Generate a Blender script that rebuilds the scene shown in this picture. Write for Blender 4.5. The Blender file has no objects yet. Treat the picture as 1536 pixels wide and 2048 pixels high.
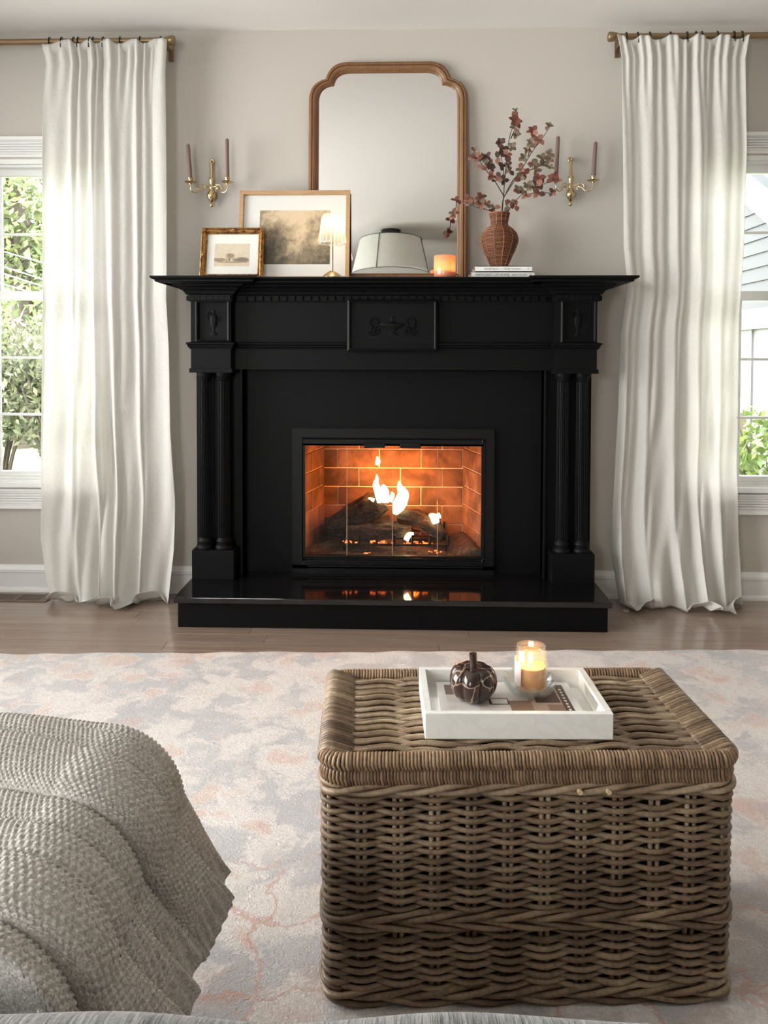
import bpy, bmesh, math, random
import numpy as np
from mathutils import Matrix, Vector
random.seed(7); RNG = np.random.default_rng(7)
PI = math.pi
sc = bpy.context.scene
COL = sc.collection

# ------------------------------------------------------------------ camera
F_PX, CX, CY = 1540.0, 754.5, 756.3
YAW, PITCH, ROLL = math.radians(1.69), math.radians(1.555), math.radians(0.1415)
CAM = np.array([0.0, -3.3329, 1.0366])
def _rot():
    cy, sy, cp, sp, cr, sr = math.cos(YAW), math.sin(YAW), math.cos(PITCH), math.sin(PITCH), math.cos(ROLL), math.sin(ROLL)
    B = np.array([[1, 0, 0], [0, 0, -1], [0, 1, 0]], float)
    Rz = np.array([[cy, sy, 0], [-sy, cy, 0], [0, 0, 1]])
    Rp = np.array([[1, 0, 0], [0, cp, -sp], [0, sp, cp]])
    Rr = np.array([[cr, -sr, 0], [sr, cr, 0], [0, 0, 1]])
    return Rr @ Rp @ B @ Rz
CM = _rot()
def ray(px, py): return CM.T @ np.array([(px - CX) / F_PX, (py - CY) / F_PX, 1.0])
def aty(px, py, Y):
    r = ray(px, py); return CAM + r * ((Y - CAM[1]) / r[1])
def atz(px, py, Z):
    r = ray(px, py); return CAM + r * ((Z - CAM[2]) / r[2])
cam_d = bpy.data.cameras.new('camera'); cam = bpy.data.objects.new('camera', cam_d); COL.objects.link(cam)
cam_d.sensor_fit = 'VERTICAL'; cam_d.sensor_height = 36.0; cam_d.sensor_width = 27.0
cam_d.lens = F_PX / 2048 * 36.0
cam_d.shift_x = (768 - CX) / 2048; cam_d.shift_y = (CY - 1024) / 2048
cam_d.clip_start = 0.01
mw = Matrix.Identity(4)
for i in range(3):
    mw[i][0], mw[i][1], mw[i][2], mw[i][3] = CM[0][i], -CM[1][i], -CM[2][i], CAM[i]
cam.matrix_world = mw
sc.camera = cam

# ------------------------------------------------------------------ sky, light, exposure
sc.view_settings.view_transform = 'Standard'; sc.view_settings.look = 'None'
sc.view_settings.gamma = 1.0; sc.view_settings.use_curve_mapping = False
sc.view_settings.exposure = 1.9
wd = bpy.data.worlds.new('overcast_sky'); sc.world = wd; wd.use_nodes = True
bg = wd.node_tree.nodes['Background']; bg.inputs[0].default_value = (1.0, 0.985, 0.968, 1); bg.inputs[1].default_value = 6.0
cy_ = sc.cycles
cy_.max_bounces = 10; cy_.diffuse_bounces = 5; cy_.glossy_bounces = 5; cy_.transmission_bounces = 8; cy_.transparent_max_bounces = 16
cy_.sample_clamp_indirect = 6.0; cy_.caustics_reflective = False; cy_.caustics_refractive = False
XL, XR, YB, ZC = -2.9, 2.9, -5.6, 2.44            # room shell
def portal(name, loc, rot, sx, sy):
    l = bpy.data.lights.new(name, 'AREA'); l.shape = 'RECTANGLE'; l.size = sx; l.size_y = sy
    l.cycles.is_portal = True
    o = bpy.data.objects.new(name, l); o.location = loc; o.rotation_euler = rot; COL.objects.link(o)
portal('daylight_portal', (-1.66, 0.10, 1.18), (math.radians(-90), 0, 0), 0.86, 1.42)
portal('daylight_portal', (1.60, 0.10, 1.18), (math.radians(-90), 0, 0), 0.86, 1.42)
portal('daylight_portal', (XL - .1, -2.1, 1.3), (0, math.radians(-90), 0), 1.8, 3.0)

portal('daylight_portal', (-1.7, YB - .1, 1.4), (math.radians(90), 0, 0), 1.0, 1.3)  # portal of the added fill window in the rear wall

# ------------------------------------------------------------------ mesh helpers
class MB:
    def __init__(s): s.v = []; s.f = []; s.m = []
    def add(s, v, f, m=0):
        o = len(s.v); s.v.extend([tuple(map(float, p)) for p in v]); s.f.extend([tuple(i + o for i in q) for q in f]); s.m.extend([m] * len(f)); return s
    def box(s, x0, x1, y0, y1, z0, z1, m=0):
        x0, x1 = sorted((x0, x1)); y0, y1 = sorted((y0, y1)); z0, z1 = sorted((z0, z1))
        v = [(x, y, z) for z in (z0, z1) for y in (y0, y1) for x in (x0, x1)]
        return s.add(v, [(0, 2, 3, 1), (4, 5, 7, 6), (0, 1, 5, 4), (2, 6, 7, 3), (0, 4, 6, 2), (1, 3, 7, 5)], m)
    def lathe(s, prof, n=32, c=(0, 0, 0), sy=1.0, m=0, rib=None, caps=True):
        v = []; f = []
        for (r, z) in prof:
            for k in range(n):
                a = 2 * PI * k / n; rr = r * (rib(a, z) if rib else 1)
                v.append((c[0] + rr * math.cos(a), c[1] + rr * sy * math.sin(a), c[2] + z))
        for i in range(len(prof) - 1):
            for k in range(n):
                k2 = (k + 1) % n; f.append((i * n + k, i * n + k2, (i + 1) * n + k2, (i + 1) * n + k))
        if caps:
            if prof[0][0] > 1e-5: f.append(tuple(range(n - 1, -1, -1)))
            if prof[-1][0] > 1e-5: f.append(tuple(range((len(prof) - 1) * n, len(prof) * n)))
        return s.add(v, f, m)
    def tube(s, pts, r, n=8, closed=False, caps=True, m=0, flat=1.0, up=None):
        P = np.array(pts, float); N = len(P)
        if closed: T = np.roll(P, -1, 0) - np.roll(P, 1, 0)
        else: T = np.gradient(P, axis=0)
        T /= np.linalg.norm(T, axis=1)[:, None] + 1e-12
        R = np.full(N, r) if np.isscalar(r) else np.asarray(r, float)
        u = np.array(up, float) if up is not None else (np.array([0, 0, 1.]) if abs(T[0][2]) < .9 else np.array([1., 0, 0]))
        v = []
        for i in range(N):
            t = T[i]
            if up is not None: u = np.array(up, float)
            u = u - t * np.dot(u, t); u /= np.linalg.norm(u) + 1e-12; w = np.cross(t, u)
            for k in range(n):
                a = 2 * PI * k / n; v.append(P[i] + R[i] * (math.cos(a) * u * flat + math.sin(a) * w))
        f = []
        for i in range(N if closed else N - 1):
            j = (i + 1) % N
            for k in range(n):
                k2 = (k + 1) % n; f.append((i * n + k, i * n + k2, j * n + k2, j * n + k))
        if caps and not closed: f.append(tuple(range(n - 1, -1, -1))); f.append(tuple(range((N - 1) * n, N * n)))
        return s.add(v, f, m)
    def prism(s, poly, lo, hi, axis='y', m=0):
        n = len(poly)
        def pt(a, b, t): return {'y': (a, t, b), 'x': (t, a, b), 'z': (a, b, t)}[axis]
        v = [pt(a, b, lo) for a, b in poly] + [pt(a, b, hi) for a, b in poly]
        f = [(i, (i + 1) % n, n + (i + 1) % n, n + i) for i in range(n)] + [tuple(range(n - 1, -1, -1)), tuple(range(n, 2 * n))]
        return s.add(v, f, m)
    def moulding(s, path, prof, m=0):
        """plan polyline (x,y); profile of (outward offset, z); outward = right of travel; mitred corners"""
        P = [np.array(p, float) for p in path]; N = len(P); nrm = []
        for i in range(N - 1):
            d = P[i + 1] - P[i]; d /= np.linalg.norm(d); nrm.append(np.array([d[1], -d[0]]))
        mit = []
        for i in range(N):
            if i == 0: mit.append(nrm[0])
            elif i == N - 1: mit.append(nrm[-1])
            else:
                b = nrm[i - 1] + nrm[i]; b /= np.linalg.norm(b); mit.append(b / np.dot(b, nrm[i]))
        v = []; k = len(prof)
        for i in range(N):
            for (o, z) in prof: q = P[i] + mit[i] * o; v.append((q[0], q[1], z))
        f = []
        for i in range(N - 1):
            for j in range(k - 1): f.append((i * k + j, (i + 1) * k + j, (i + 1) * k + j + 1, i * k + j + 1))
        f.append(tuple(range(k))); f.append(tuple(range(N * k - 1, (N - 1) * k - 1, -1)))
        return s.add(v, f, m)
    def xf(s, mat, start=0):
        for i in range(start, len(s.v)): s.v[i] = tuple(mat @ Vector(s.v[i]))
        return s
    def mesh(s, name, mats, smooth=None, bevel=0.0):
        me = bpy.data.meshes.new(name); me.from_pydata(s.v, [], s.f)
        for mt in (mats if isinstance(mats, (list, tuple)) else [mats]): me.materials.append(mt)
        if any(s.m): me.polygons.foreach_set('material_index', s.m)
        bm = bmesh.new(); bm.from_mesh(me)
        if bevel: bmesh.ops.bevel(bm, geom=list(bm.edges), offset=bevel, segments=2, profile=.6, affect='EDGES', clamp_overlap=True)
        bmesh.ops.recalc_face_normals(bm, faces=list(bm.faces)); bm.to_mesh(me); bm.free()
        if smooth is not None:
            me.shade_smooth()
            if smooth < 180: me.set_sharp_from_angle(angle=math.radians(smooth))
        return me

XFM = {}
def link(o, parent=None, world=True):
    COL.objects.link(o)
    if parent is not None:
        o.parent = parent
    return o
def obj(name, mb, mats, parent=None, smooth=None, bevel=0.0, world=True, label=None, stuff=False):
    """mesh object; vertices are given in world space when world=True, else in the parent's frame"""
    if parent is not None and world and parent.name in XFM: mb.xf(XFM[parent.name].inverted())
    me = mb if isinstance(mb, bpy.types.Mesh) else mb.mesh(name, mats, smooth, bevel)
    o = bpy.data.objects.new(name, me); link(o, parent)
    if parent is not None and parent.name in XFM: XFM[o.name] = XFM[parent.name]
    if label: o['label'] = label
    if stuff: o['kind'] = 'stuff'
    return o
def shared(name, me, parent, loc, rot=(0, 0, 0), scale=(1, 1, 1), mat=None):
    """part that shares mesh data; loc in world space"""
    o = bpy.data.objects.new(name, me); link(o, parent)
    M = Matrix.LocRotScale(Vector(loc), rot if not isinstance(rot, tuple) else __import__('mathutils').Euler(rot), Vector(scale))
    if parent is not None and parent.name in XFM: M = XFM[parent.name].inverted() @ M
    o.matrix_local = M
    if mat is not None: o.material_slots[0].link = 'OBJECT'; o.material_slots[0].material = mat
    return o
def thing(name, label, cat, loc=(0, 0, 0), rotz=0.0, group=None, kind=None):
    o = bpy.data.objects.new(name, None); o.empty_display_size = .05; COL.objects.link(o)
    o.location = loc; o.rotation_euler = (0, 0, rotz)
    XFM[o.name] = Matrix.LocRotScale(Vector(loc), Matrix.Rotation(rotz, 3, 'Z').to_quaternion(), Vector((1, 1, 1)))
    return tag(o, label, cat, group, kind)
def tag(o, label=None, cat=None, group=None, kind=None):
    if label: o['label'] = label
    if cat: o['category'] = cat
    if group: o['group'] = group
    if kind: o['kind'] = kind
    return o
def grid_mesh(name, P, mats, uv=None, smooth=True, solid=0.0):
    """P: (nu,nv,3) array -> mesh via foreach_set"""
    nu, nv = P.shape[:2]; me = bpy.data.meshes.new(name)
    idx = np.arange(nu * nv).reshape(nu, nv)
    q = np.stack([idx[:-1, :-1], idx[1:, :-1], idx[1:, 1:], idx[:-1, 1:]], -1).reshape(-1, 4)
    me.vertices.add(nu * nv); me.vertices.foreach_set('co', P.reshape(-1).astype(np.float32))
    me.loops.add(q.size); me.loops.foreach_set('vertex_index', q.reshape(-1).astype(np.int32))
    me.polygons.add(len(q)); me.polygons.foreach_set('loop_start', (np.arange(len(q)) * 4).astype(np.int32))
    me.polygons.foreach_set('loop_total', np.full(len(q), 4, np.int32))
    for mt in (mats if isinstance(mats, (list, tuple)) else [mats]): me.materials.append(mt)
    if uv is not None:
        l = me.uv_layers.new(name='UVMap'); l.data.foreach_set('uv', uv.reshape(-1, 2)[q.reshape(-1)].reshape(-1).astype(np.float32))
    me.update(); me.validate()
    if smooth: me.shade_smooth()
    return me
def smoothpath(pts, n=8, closed=False):
    """Catmull-Rom through points"""
    P = [np.array(p, float) for p in pts]; out = []; N = len(P)
    rng = range(N if closed else N - 1)
    for i in rng:
        if closed: a, b, c, d = P[i - 1], P[i], P[(i + 1) % N], P[(i + 2) % N]
        else: a, b, c, d = P[max(i - 1, 0)], P[i], P[i + 1], P[min(i + 2, N - 1)]
        for k in range(n):
            t = k / n
            out.append(.5 * ((2 * b) + (-a + c) * t + (2 * a - 5 * b + 4 * c - d) * t * t + (-a + 3 * b - 3 * c + d) * t ** 3))
    if not closed: out.append(P[-1])
    return out

# ------------------------------------------------------------------ material helpers
class NT:
    def __init__(s, name):
        s.mat = bpy.data.materials.new(name); s.mat.use_nodes = True; s.t = s.mat.node_tree; s.n = s.t.nodes
        s.b = s.n['Principled BSDF']; s.out = s.n['Material Output']
    def new(s, typ, **kw):
        nd = s.n.new('ShaderNode' + typ)
        for k, v in kw.items():
            if k in nd.inputs: s.set(nd.inputs[k], v)
            else: setattr(nd, k, v)
        return nd
    def set(s, inp, v):
        if isinstance(v, bpy.types.NodeSocket): s.t.links.new(v, inp)
        else:
            if isinstance(v, tuple) and len(v) == 3 and inp.type == 'RGBA': v = v + (1,)
            inp.default_value = v
    def p(s, **kw):
        for k, v in kw.items(): s.set(s.b.inputs[k.replace('_', ' ')], v)
        return s
    def coord(s, kind='Object', scale=(1, 1, 1), rot=(0, 0, 0), loc=(0, 0, 0)):
        tc = s.new('TexCoord'); mp = s.new('Mapping'); s.t.links.new(tc.outputs[kind], mp.inputs[0])
        mp.inputs['Scale'].default_value = scale; mp.inputs['Rotation'].default_value = rot; mp.inputs['Location'].default_value = loc
        return mp.outputs[0]
    def pos(s, scale=(1, 1, 1)):
        g = s.new('NewGeometry'); mp = s.new('Mapping'); s.t.links.new(g.outputs['Position'], mp.inputs[0]); mp.inputs['Scale'].default_value = scale
        return mp.outputs[0]
    def noise(s, vec, scale=5, detail=4, rough=.55, dist=0):
        nd = s.new('TexNoise'); s.t.links.new(vec, nd.inputs['Vector'])
        nd.inputs['Scale'].default_value = scale; nd.inputs['Detail'].default_value = detail; nd.inputs['Roughness'].default_value = rough; nd.inputs['Distortion'].default_value = dist
        return nd.outputs['Fac']
    def ramp(s, fac, stops, interp='LINEAR'):
        nd = s.new('ValToRGB'); s.t.links.new(fac, nd.inputs[0]); cr = nd.color_ramp; cr.interpolation = interp
        while len(cr.elements) > 1: cr.elements.remove(cr.elements[-1])
        for i, (p, c) in enumerate(stops):
            if not isinstance(c, tuple): c = (c, c, c)
            e = cr.elements[0] if i == 0 else cr.elements.new(p)
            e.position = p; e.color = tuple(c) + (1,)
        return nd.outputs[0]
    def mix(s, fac, a, b, blend='MIX'):
        nd = s.new('Mix', data_type='RGBA', blend_type=blend)
        s.set(nd.inputs[0], fac)
        s.set(nd.inputs[6], a); s.set(nd.inputs[7], b); return nd.outputs[2]
    def math(s, op, a, b=0.0):
        nd = s.new('Math', operation=op); s.set(nd.inputs[0], a); s.set(nd.inputs[1], b); return nd.outputs[0]
    def bump(s, h, strength=.2, dist=.002):
        nd = s.new('Bump'); s.t.links.new(h, nd.inputs['Height']); nd.inputs['Strength'].default_value = strength; nd.inputs['Distance'].default_value = dist
        s.t.links.new(nd.outputs[0], s.b.inputs['Normal']); return s
    def rnd(s): return s.new('ObjectInfo').outputs['Random']
def lin(r, g, b):
    f = lambda c: ((c / 255 + .055) / 1.055) ** 2.4 if c > 10 else c / 255 / 12.92
    return (f(r), f(g), f(b))
def plain(name, col, rough=.5, metal=0.0, bumpscale=0, bumpstr=.1, bd=.001, **kw):
    m = NT(name); v = m.pos(); n = m.noise(v, bumpscale or 40, 3)
    c = m.mix(m.math('MULTIPLY', n, .35), col, tuple(x * .82 for x in col)); m.p(Base_Color=c, Roughness=rough, Metallic=metal, **kw)
    if bumpscale: m.bump(n, bumpstr, bd)
    return m.mat
def glassy(name, tint=(1, 1, 1), gloss=.08, rough=.02):
    """thin sheet of glass: passes light straight through with a weak reflection"""
    m = NT(name); tr = m.new('BsdfTransparent'); tr.inputs[0].default_value = tint + (1,)
    gl = m.new('BsdfGlossy'); gl.inputs['Roughness'].default_value = rough
    fr = m.new('Fresnel'); fr.inputs[0].default_value = 1.45
    ms = m.new('MixShader'); m.t.links.new(m.math('MULTIPLY', fr.outputs[0], gloss / .04), ms.inputs[0])
    m.t.links.new(tr.outputs[0], ms.inputs[1]); m.t.links.new(gl.outputs[0], ms.inputs[2]); m.t.links.new(ms.outputs[0], m.out.inputs[0])
    m.n.remove(m.b); return m.mat
def clearglass(name, tint, gl_=.07, tl_=.0, rough=.03):
    m = NT(name); tr = m.new('BsdfTransparent'); tr.inputs[0].default_value = tint + (1,); gl = m.new('BsdfGlossy'); gl.inputs['Roughness'].default_value = rough
    ms = m.new('MixShader'); ms.inputs[0].default_value = gl_; m.t.links.new(tr.outputs[0], ms.inputs[1]); m.t.links.new(gl.outputs[0], ms.inputs[2]); o = ms.outputs[0]
    if tl_:
        t = m.new('BsdfTranslucent'); t.inputs[0].default_value = (.9, .93, .92, 1); d = m.new('BsdfDiffuse'); d.inputs[0].default_value = (.9, .93, .92, 1); q = m.new('MixShader'); m.t.links.new(t.outputs[0], q.inputs[1]); m.t.links.new(d.outputs[0], q.inputs[2])
        m2 = m.new('MixShader'); m2.inputs[0].default_value = tl_; m.t.links.new(o, m2.inputs[1]); m.t.links.new(q.outputs[0], m2.inputs[2]); o = m2.outputs[0]
    m.t.links.new(o, m.out.inputs[0]); m.n.remove(m.b); return m.mat
def emit(name, col, st):
    m = NT(name); e = m.new('Emission'); e.inputs[0].default_value = col + (1,); e.inputs[1].default_value = st
    m.t.links.new(e.outputs[0], m.out.inputs[0]); m.n.remove(m.b); return m.mat
def cloth(name, col, transl=.4, weave=900, rough=.9, tcol=None):
    m = NT(name); v = m.coord('Object')
    n = m.noise(m.coord('Object', (weave * .12, weave * .12, weave)), 1, 2); n2 = m.noise(m.coord('Object', (weave, weave, weave * .08)), 1, 2); big = m.noise(v, 3, 3)
    h = m.math('ADD', n, n2)
    c = m.mix(m.math('MULTIPLY', h, .12), col, tuple(x * .7 for x in col)); m.p(Base_Color=c, Roughness=rough); m.bump(m.math('ADD', m.math('MULTIPLY', h, .4), m.math('MULTIPLY', m.noise(v, 16, 4, .6, 1.5), 2.6)), .45, .006)
    t = m.new('BsdfTranslucent'); m.set(t.inputs[0], tcol or col)
    ms = m.new('MixShader'); ms.inputs[0].default_value = transl
    m.t.links.new(m.b.outputs[0], ms.inputs[1]); m.t.links.new(t.outputs[0], ms.inputs[2]); m.t.links.new(ms.outputs[0], m.out.inputs[0])
    return m.mat
def wood(name, c1, c2, axis=0, scale=14, rough=.45, coat=0.0, bumpstr=.15, vary=0.0):
    m = NT(name); sc_ = [scale * 1.0] * 3; sc_[axis] = scale * .06
    v = m.coord('Object', tuple(sc_)); r = m.rnd()
    off = m.new('VectorMath', operation='ADD'); m.t.links.new(v, off.inputs[0])
    cb = m.new('CombineXYZ'); m.t.links.new(m.math('MULTIPLY', r, 37.0), cb.inputs[0]); m.t.links.new(m.math('MULTIPLY', r, 91.0), cb.inputs[2]); m.t.links.new(cb.outputs[0], off.inputs[1])
    n = m.noise(off.outputs[0], 4, 6, .6, .6); fine = m.noise(off.outputs[0], 30, 3)
    c = m.mix(m.ramp(n, [(.3, 0.0), (.7, 1.0)]), c1, c2)
    c = m.mix(m.math('MULTIPLY', fine, .35), c, tuple(x * .55 for x in c1))
    if vary: c = m.mix(m.math('MULTIPLY', r, vary), c, tuple(x * .5 for x in c1))
    m.p(Base_Color=c, Roughness=rough, Coat_Weight=coat, Coat_Roughness=.12); m.bump(fine, bumpstr, .0008)
    return m.mat
def rect_frame(mb, x0, x1, z0, z1, prof, m=0):
    """mitred rectangular frame in the XZ plane; prof = closed loop of (outward offset, y)"""
    k = len(prof); v = []
    for cx, cz, sx, sz in ((x0, z0, -1, -1), (x1, z0, 1, -1), (x1, z1, 1, 1), (x0, z1, -1, 1)):
        for (o, y) in prof: v.append((cx + sx * o, y, cz + sz * o))
    f = []
    for i in range(4):
        j = (i + 1) % 4
        for a in range(k): b = (a + 1) % k; f.append((i * k + a, i * k + b, j * k + b, j * k + a))
    return mb.add(v, f, m)

# ------------------------------------------------------------------ materials
M_WALL = plain('warm_grey_wall_paint', (.525, .490, .446), .85, bumpscale=260, bumpstr=.06)
M_CEIL = plain('ceiling_paint', (.77, .745, .715), .9, bumpscale=300, bumpstr=.05)
M_TRIM = plain('white_trim_paint', (.80, .80, .79), .35, bumpscale=120, bumpstr=.02)
M_BLACK = plain('black_mantel_paint', (.0026, .0028, .0032), .50, bumpscale=350, bumpstr=.05, Specular_IOR_Level=.13)
M_BLACKMETAL = plain('black_powder_coated_metal', (.004, .004, .0045), .45, .0, bumpscale=600, bumpstr=.03, Specular_IOR_Level=.22)
M_PLANK = wood('brown_maple_floorboard', lin(160, 138, 124), lin(132, 111, 99), 0, 10, .24, .5, .05, .35)
M_FLOORBASE = plain('dark_subfloor', (.06, .045, .035), .8)
M_PANE = glassy('window_glass', (.97, .985, .98), .05)
M_BRASS = plain('polished_brass', (.62, .46, .24), .20, 1.0)
M_ROD = plain('antique_brass_rod', (.33, .23, .13), .32, .9)
M_DARKCLIP = plain('dark_bronze_hook', (.03, .024, .02), .4, .8)

# ------------------------------------------------------------------ room shell
def struct(o): o['kind'] = 'structure'; return o
WINS = [(-2.09, -1.227), (1.165, 2.028)]; WZ0, WZ1 = .475, 1.89
w = MB(); T = .14
FX0, FX1, FZ1 = -.446, .392, .728           # fireplace opening in the wall
xs = [XL - T, WINS[0][0], WINS[0][1], -.50, .445, WINS[1][0], WINS[1][1], XR + T]
for i in range(7):
    a, b = xs[i], xs[i + 1]
    if i in (1, 5): w.box(a, b, 0, T, 0, WZ0); w.box(a, b, 0, T, WZ1, ZC)
    elif i == 3: w.box(a, b, 0, T, .81, ZC)
    else: w.box(a, b, 0, T, 0, ZC)
struct(obj('wall_back', w, M_WALL))
LW = (-3.6, -.6, .40, 2.20)                # opening in the left wall (y0,y1,z0,z1)
w = MB().box(XL - T, XL, YB, LW[0], 0, ZC).box(XL - T, XL, LW[1], 0, 0, ZC).box(XL - T, XL, LW[0], LW[1], 0, LW[2]).box(XL - T, XL, LW[0], LW[1], LW[3], ZC)
struct(obj('wall_left', w, M_WALL))
struct(obj('wall_right', MB().box(XR, XR + T, YB, 0, 0, ZC), M_WALL))
RW = (-2.2, -1.2, .75, 2.05)  # rear wall opening, added behind the camera for frontal fill light
w = MB().box(XL - T, RW[0], YB - T, YB, 0, ZC).box(RW[1], XR + T, YB - T, YB, 0, ZC).box(RW[0], RW[1], YB - T, YB, 0, RW[2]).box(RW[0], RW[1], YB - T, YB, RW[3], ZC)
struct(obj('wall_rear', w, M_WALL))
struct(obj('ceiling', MB().box(XL - T, XR + T, YB - T, T, ZC, ZC + .1), M_CEIL))
floor = struct(obj('floor', MB().box(XL - T, XR + T, YB - T, T, -.12, -.012), M_FLOORBASE))
pw = .083; row = 0; y = 0.0
while y > -1.05:
    x = XL - random.random() * .5; random.random()
    while x < XR:
        x1 = min(x + random.uniform(.55, 1.5), XR); x = max(x, XL); L = x1 - x
        me = MB().box(-L / 2 + .0005, L / 2 - .0005, -pw / 2 + .0005, pw / 2 - .0005, -.012, 0).mesh('plank', M_PLANK, bevel=.0008)
        shared('plank', me, floor, ((x + x1) / 2, y - pw / 2, 0)); x = x1
    y -= pw
# under and beyond the rug the same boards go on
m = NT('floorboards_far'); br = m.new('TexBrick', offset=.37); m.t.links.new(m.pos((1, 1, 1)), br.inputs[0])
br.inputs['Color1'].default_value = lin(124, 100, 86) + (1,); br.inputs['Color2'].default_value = lin(104, 83, 70) + (1,); br.inputs['Mortar'].default_value = (.02, .015, .01, 1)
br.inputs['Scale'].default_value = 1; br.inputs['Mortar Size'].default_value = .0008; br.inputs['Brick Width'].default_value = 1.1; br.inputs['Row Height'].default_value = pw
m.p(Base_Color=br.outputs[0], Roughness=.35)
obj('floorboard_field', MB().box(XL, XR, YB, y, -.0125, -.0005), m.mat, floor)

BBP = [(0, 0), (.022, 0), (.022, .008), (.017, .018), (.012, .020), (.012, .082), (.016, .086), (.016, .098), (.010, .106), (.006, .116), (0, .118)]
struct(obj('baseboard_left', MB().moulding([(XL, 0), (-.8578, 0)], BBP), M_TRIM, smooth=30))
struct(obj('baseboard_right', MB().moulding([(.7958, 0), (XR, 0)], BBP), M_TRIM, smooth=30))

def casing_prof(wd):
    """fluted casing: (outward offset, y) closed loop; y negative is into the room"""
    pts = [(0, 0), (0, -.014)]
    n = 5; a = .010; step = (wd - .030) / n
    pts.append((a, -.014))
    for i in range(n):
        b = a + i * step; pts += [(b + step * .18, -.022), (b + step * .62, -.022), (b + step * .8, -.013)]
    pts += [(wd - .018, -.018), (wd - .014, -.027), (wd, -.027), (wd, 0)]
    return pts
def make_window(nm, x0, x1, vm_first, label):
    root = thing(nm, label, None, ((x0 + x1) / 2, 0, WZ0), kind='structure')
    c = MB(); rect_frame(c, x0 + .012, x1 - .012, WZ0 - .02, WZ1 + .012, casing_prof(.085)); obj('casing', c, M_TRIM, root)
    j = MB()                                                     # jamb liner and stops
    rect_frame(j, x0 + .022, x1 - .022, WZ0 + .03, WZ1 - .025, [(0, .02), (0, .13), (.022, .13), (.03, -.002), (.01, -.002), (.01, .02)]); obj('jamb', j, M_TRIM, root)
    obj('sill', MB().box(x0 - .02, x1 + .02, -.034, .06, WZ0 - .012, WZ0 + .012), M_TRIM, root, bevel=.004)
    gx0, gx1 = x0 + .05, x1 - .05
    for (z0, z1, yy, rows, bot, top) in ((.525, 1.285, .035, 3, .045, .02), (1.325, 1.838, .065, 2, .012, .04)):
        s = MB(); gz0, gz1 = z0, z1
        s.box(x0 + .02, x1 - .02, yy, yy + .03, z0 - bot, z0); s.box(x0 + .02, x1 - .02, yy, yy + .03, z1, z1 + top + (.02 if rows == 3 else 0))
        s.box(x0 + .02, gx0, yy, yy + .03, z0, z1); s.box(gx1, x1 - .02, yy, yy + .03, z0, z1)
        sash = obj('sash', s, M_TRIM, root)
        rh = (z1 - z0) / rows
        for r in range(1, rows): obj('muntin', MB().box(gx0, gx1, yy + .010, yy + .022, z0 + r * rh - .0055, z0 + r * rh + .0055), M_TRIM, sash)
        cw = (gx1 - gx0) / 3
        for k in range(1, 3): obj('muntin', MB().box(gx0 + k * cw - .0055, gx0 + k * cw + .0055, yy + .0105, yy + .0215, z0, z1), M_TRIM, sash)
        for r in range(rows):
            for k in range(3): obj('pane', MB().box(gx0 + k * cw + .004, gx0 + (k + 1) * cw - .004, yy + .014, yy + .0175, z0 + r * rh + .004, z0 + (r + 1) * rh - .004), M_PANE, sash)
    xm = (x0 + x1) / 2
    for dx in (-.26, .1, .26):
        l = MB().box(xm + dx - .03, xm + dx + .03, .028, .06, 1.324, 1.331).box(xm + dx - .012, xm + dx + .012, .024, .05, 1.331, 1.342)
        obj('sash_lock', l, M_TRIM, root, bevel=.002)
    return root
make_window('window_1', *WINS[0], 0, 'white sash window with grilles looking onto the hedge')
make_window('window_2', *WINS[1], 0, 'white sash window with grilles looking onto the neighbouring house')
def side_window(nm, axis, at, a0, a1, z0, z1, label):
    root = thing(nm, label, None, ((at, (a0 + a1) / 2, z0) if axis == 'x' else ((a0 + a1) / 2, at, z0)), kind='structure')
    def bx(p, q, za, zb, t0, t1): return (MB().box(at + t0, at + t1, p, q, za, zb) if axis == 'x' else MB().box(p, q, at + t0, at + t1, za, zb))
    for p, q, za, zb in ((a0, a0 + .05, z0, z1), (a1 - .05, a1, z0, z1), (a0, a1, z0, z0 + .05), (a0, a1, z1 - .05, z1)): obj('frame', bx(p, q, za, zb, -.10, -.04), M_TRIM, root)
    n = 3
    for k in range(n):
        p = a0 + .05 + (a1 - a0 - .1) * k / n; q = a0 + .05 + (a1 - a0 - .1) * (k + 1) / n
        if k: obj('mullion', bx(p - .02, p + .02, z0 + .05, z1 - .05, -.095, -.045), M_TRIM, root)
        obj('pane', bx(p + .02, q - .02, z0 + .05, z1 - .05, -.075, -.070), M_PANE, root)
side_window('window_3', 'x', XL, LW[0], LW[1], LW[2], LW[3], 'wide white window in the left wall')
side_window('fill_window_rear', 'y', YB, RW[0], RW[1], RW[2], RW[3], 'unseen white window added in the rear wall for fill light')  # never in view; put in to brighten the fireplace wall from the front

# floor register in front of the left window
reg = thing('floor_register', 'brown slotted metal floor vent by the left baseboard', 'vent', (-1.64, -.105, 0))
m_reg = plain('brown_vent_metal', lin(112, 92, 80), .4, .2)
g = MB()
for a, b in ((-1.79, -1.757), (-1.643, -1.627), (-1.527, -1.49)): g.box(a, b, -.145, -.068, 0, .004)
g.box(-1.79, -1.49, -.158, -.143, 0, .004).box(-1.79, -1.49, -.07, -.055, 0, .004); obj('rim', g, m_reg, reg)
for q0, q1 in ((-1.757, -1.643), (-1.627, -1.527)):
    for k in range(7):
        yy = -.142 + k * .0105; obj('slat', MB().box(q0, q1, yy, yy + .005, 0.0005, .003), m_reg, reg)
obj('shadow_box', MB().box(-1.78, -1.50, -.147, -.065, .0001, .0006), plain('vent_dark', (.01, .008, .007), .9), reg)

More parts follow.
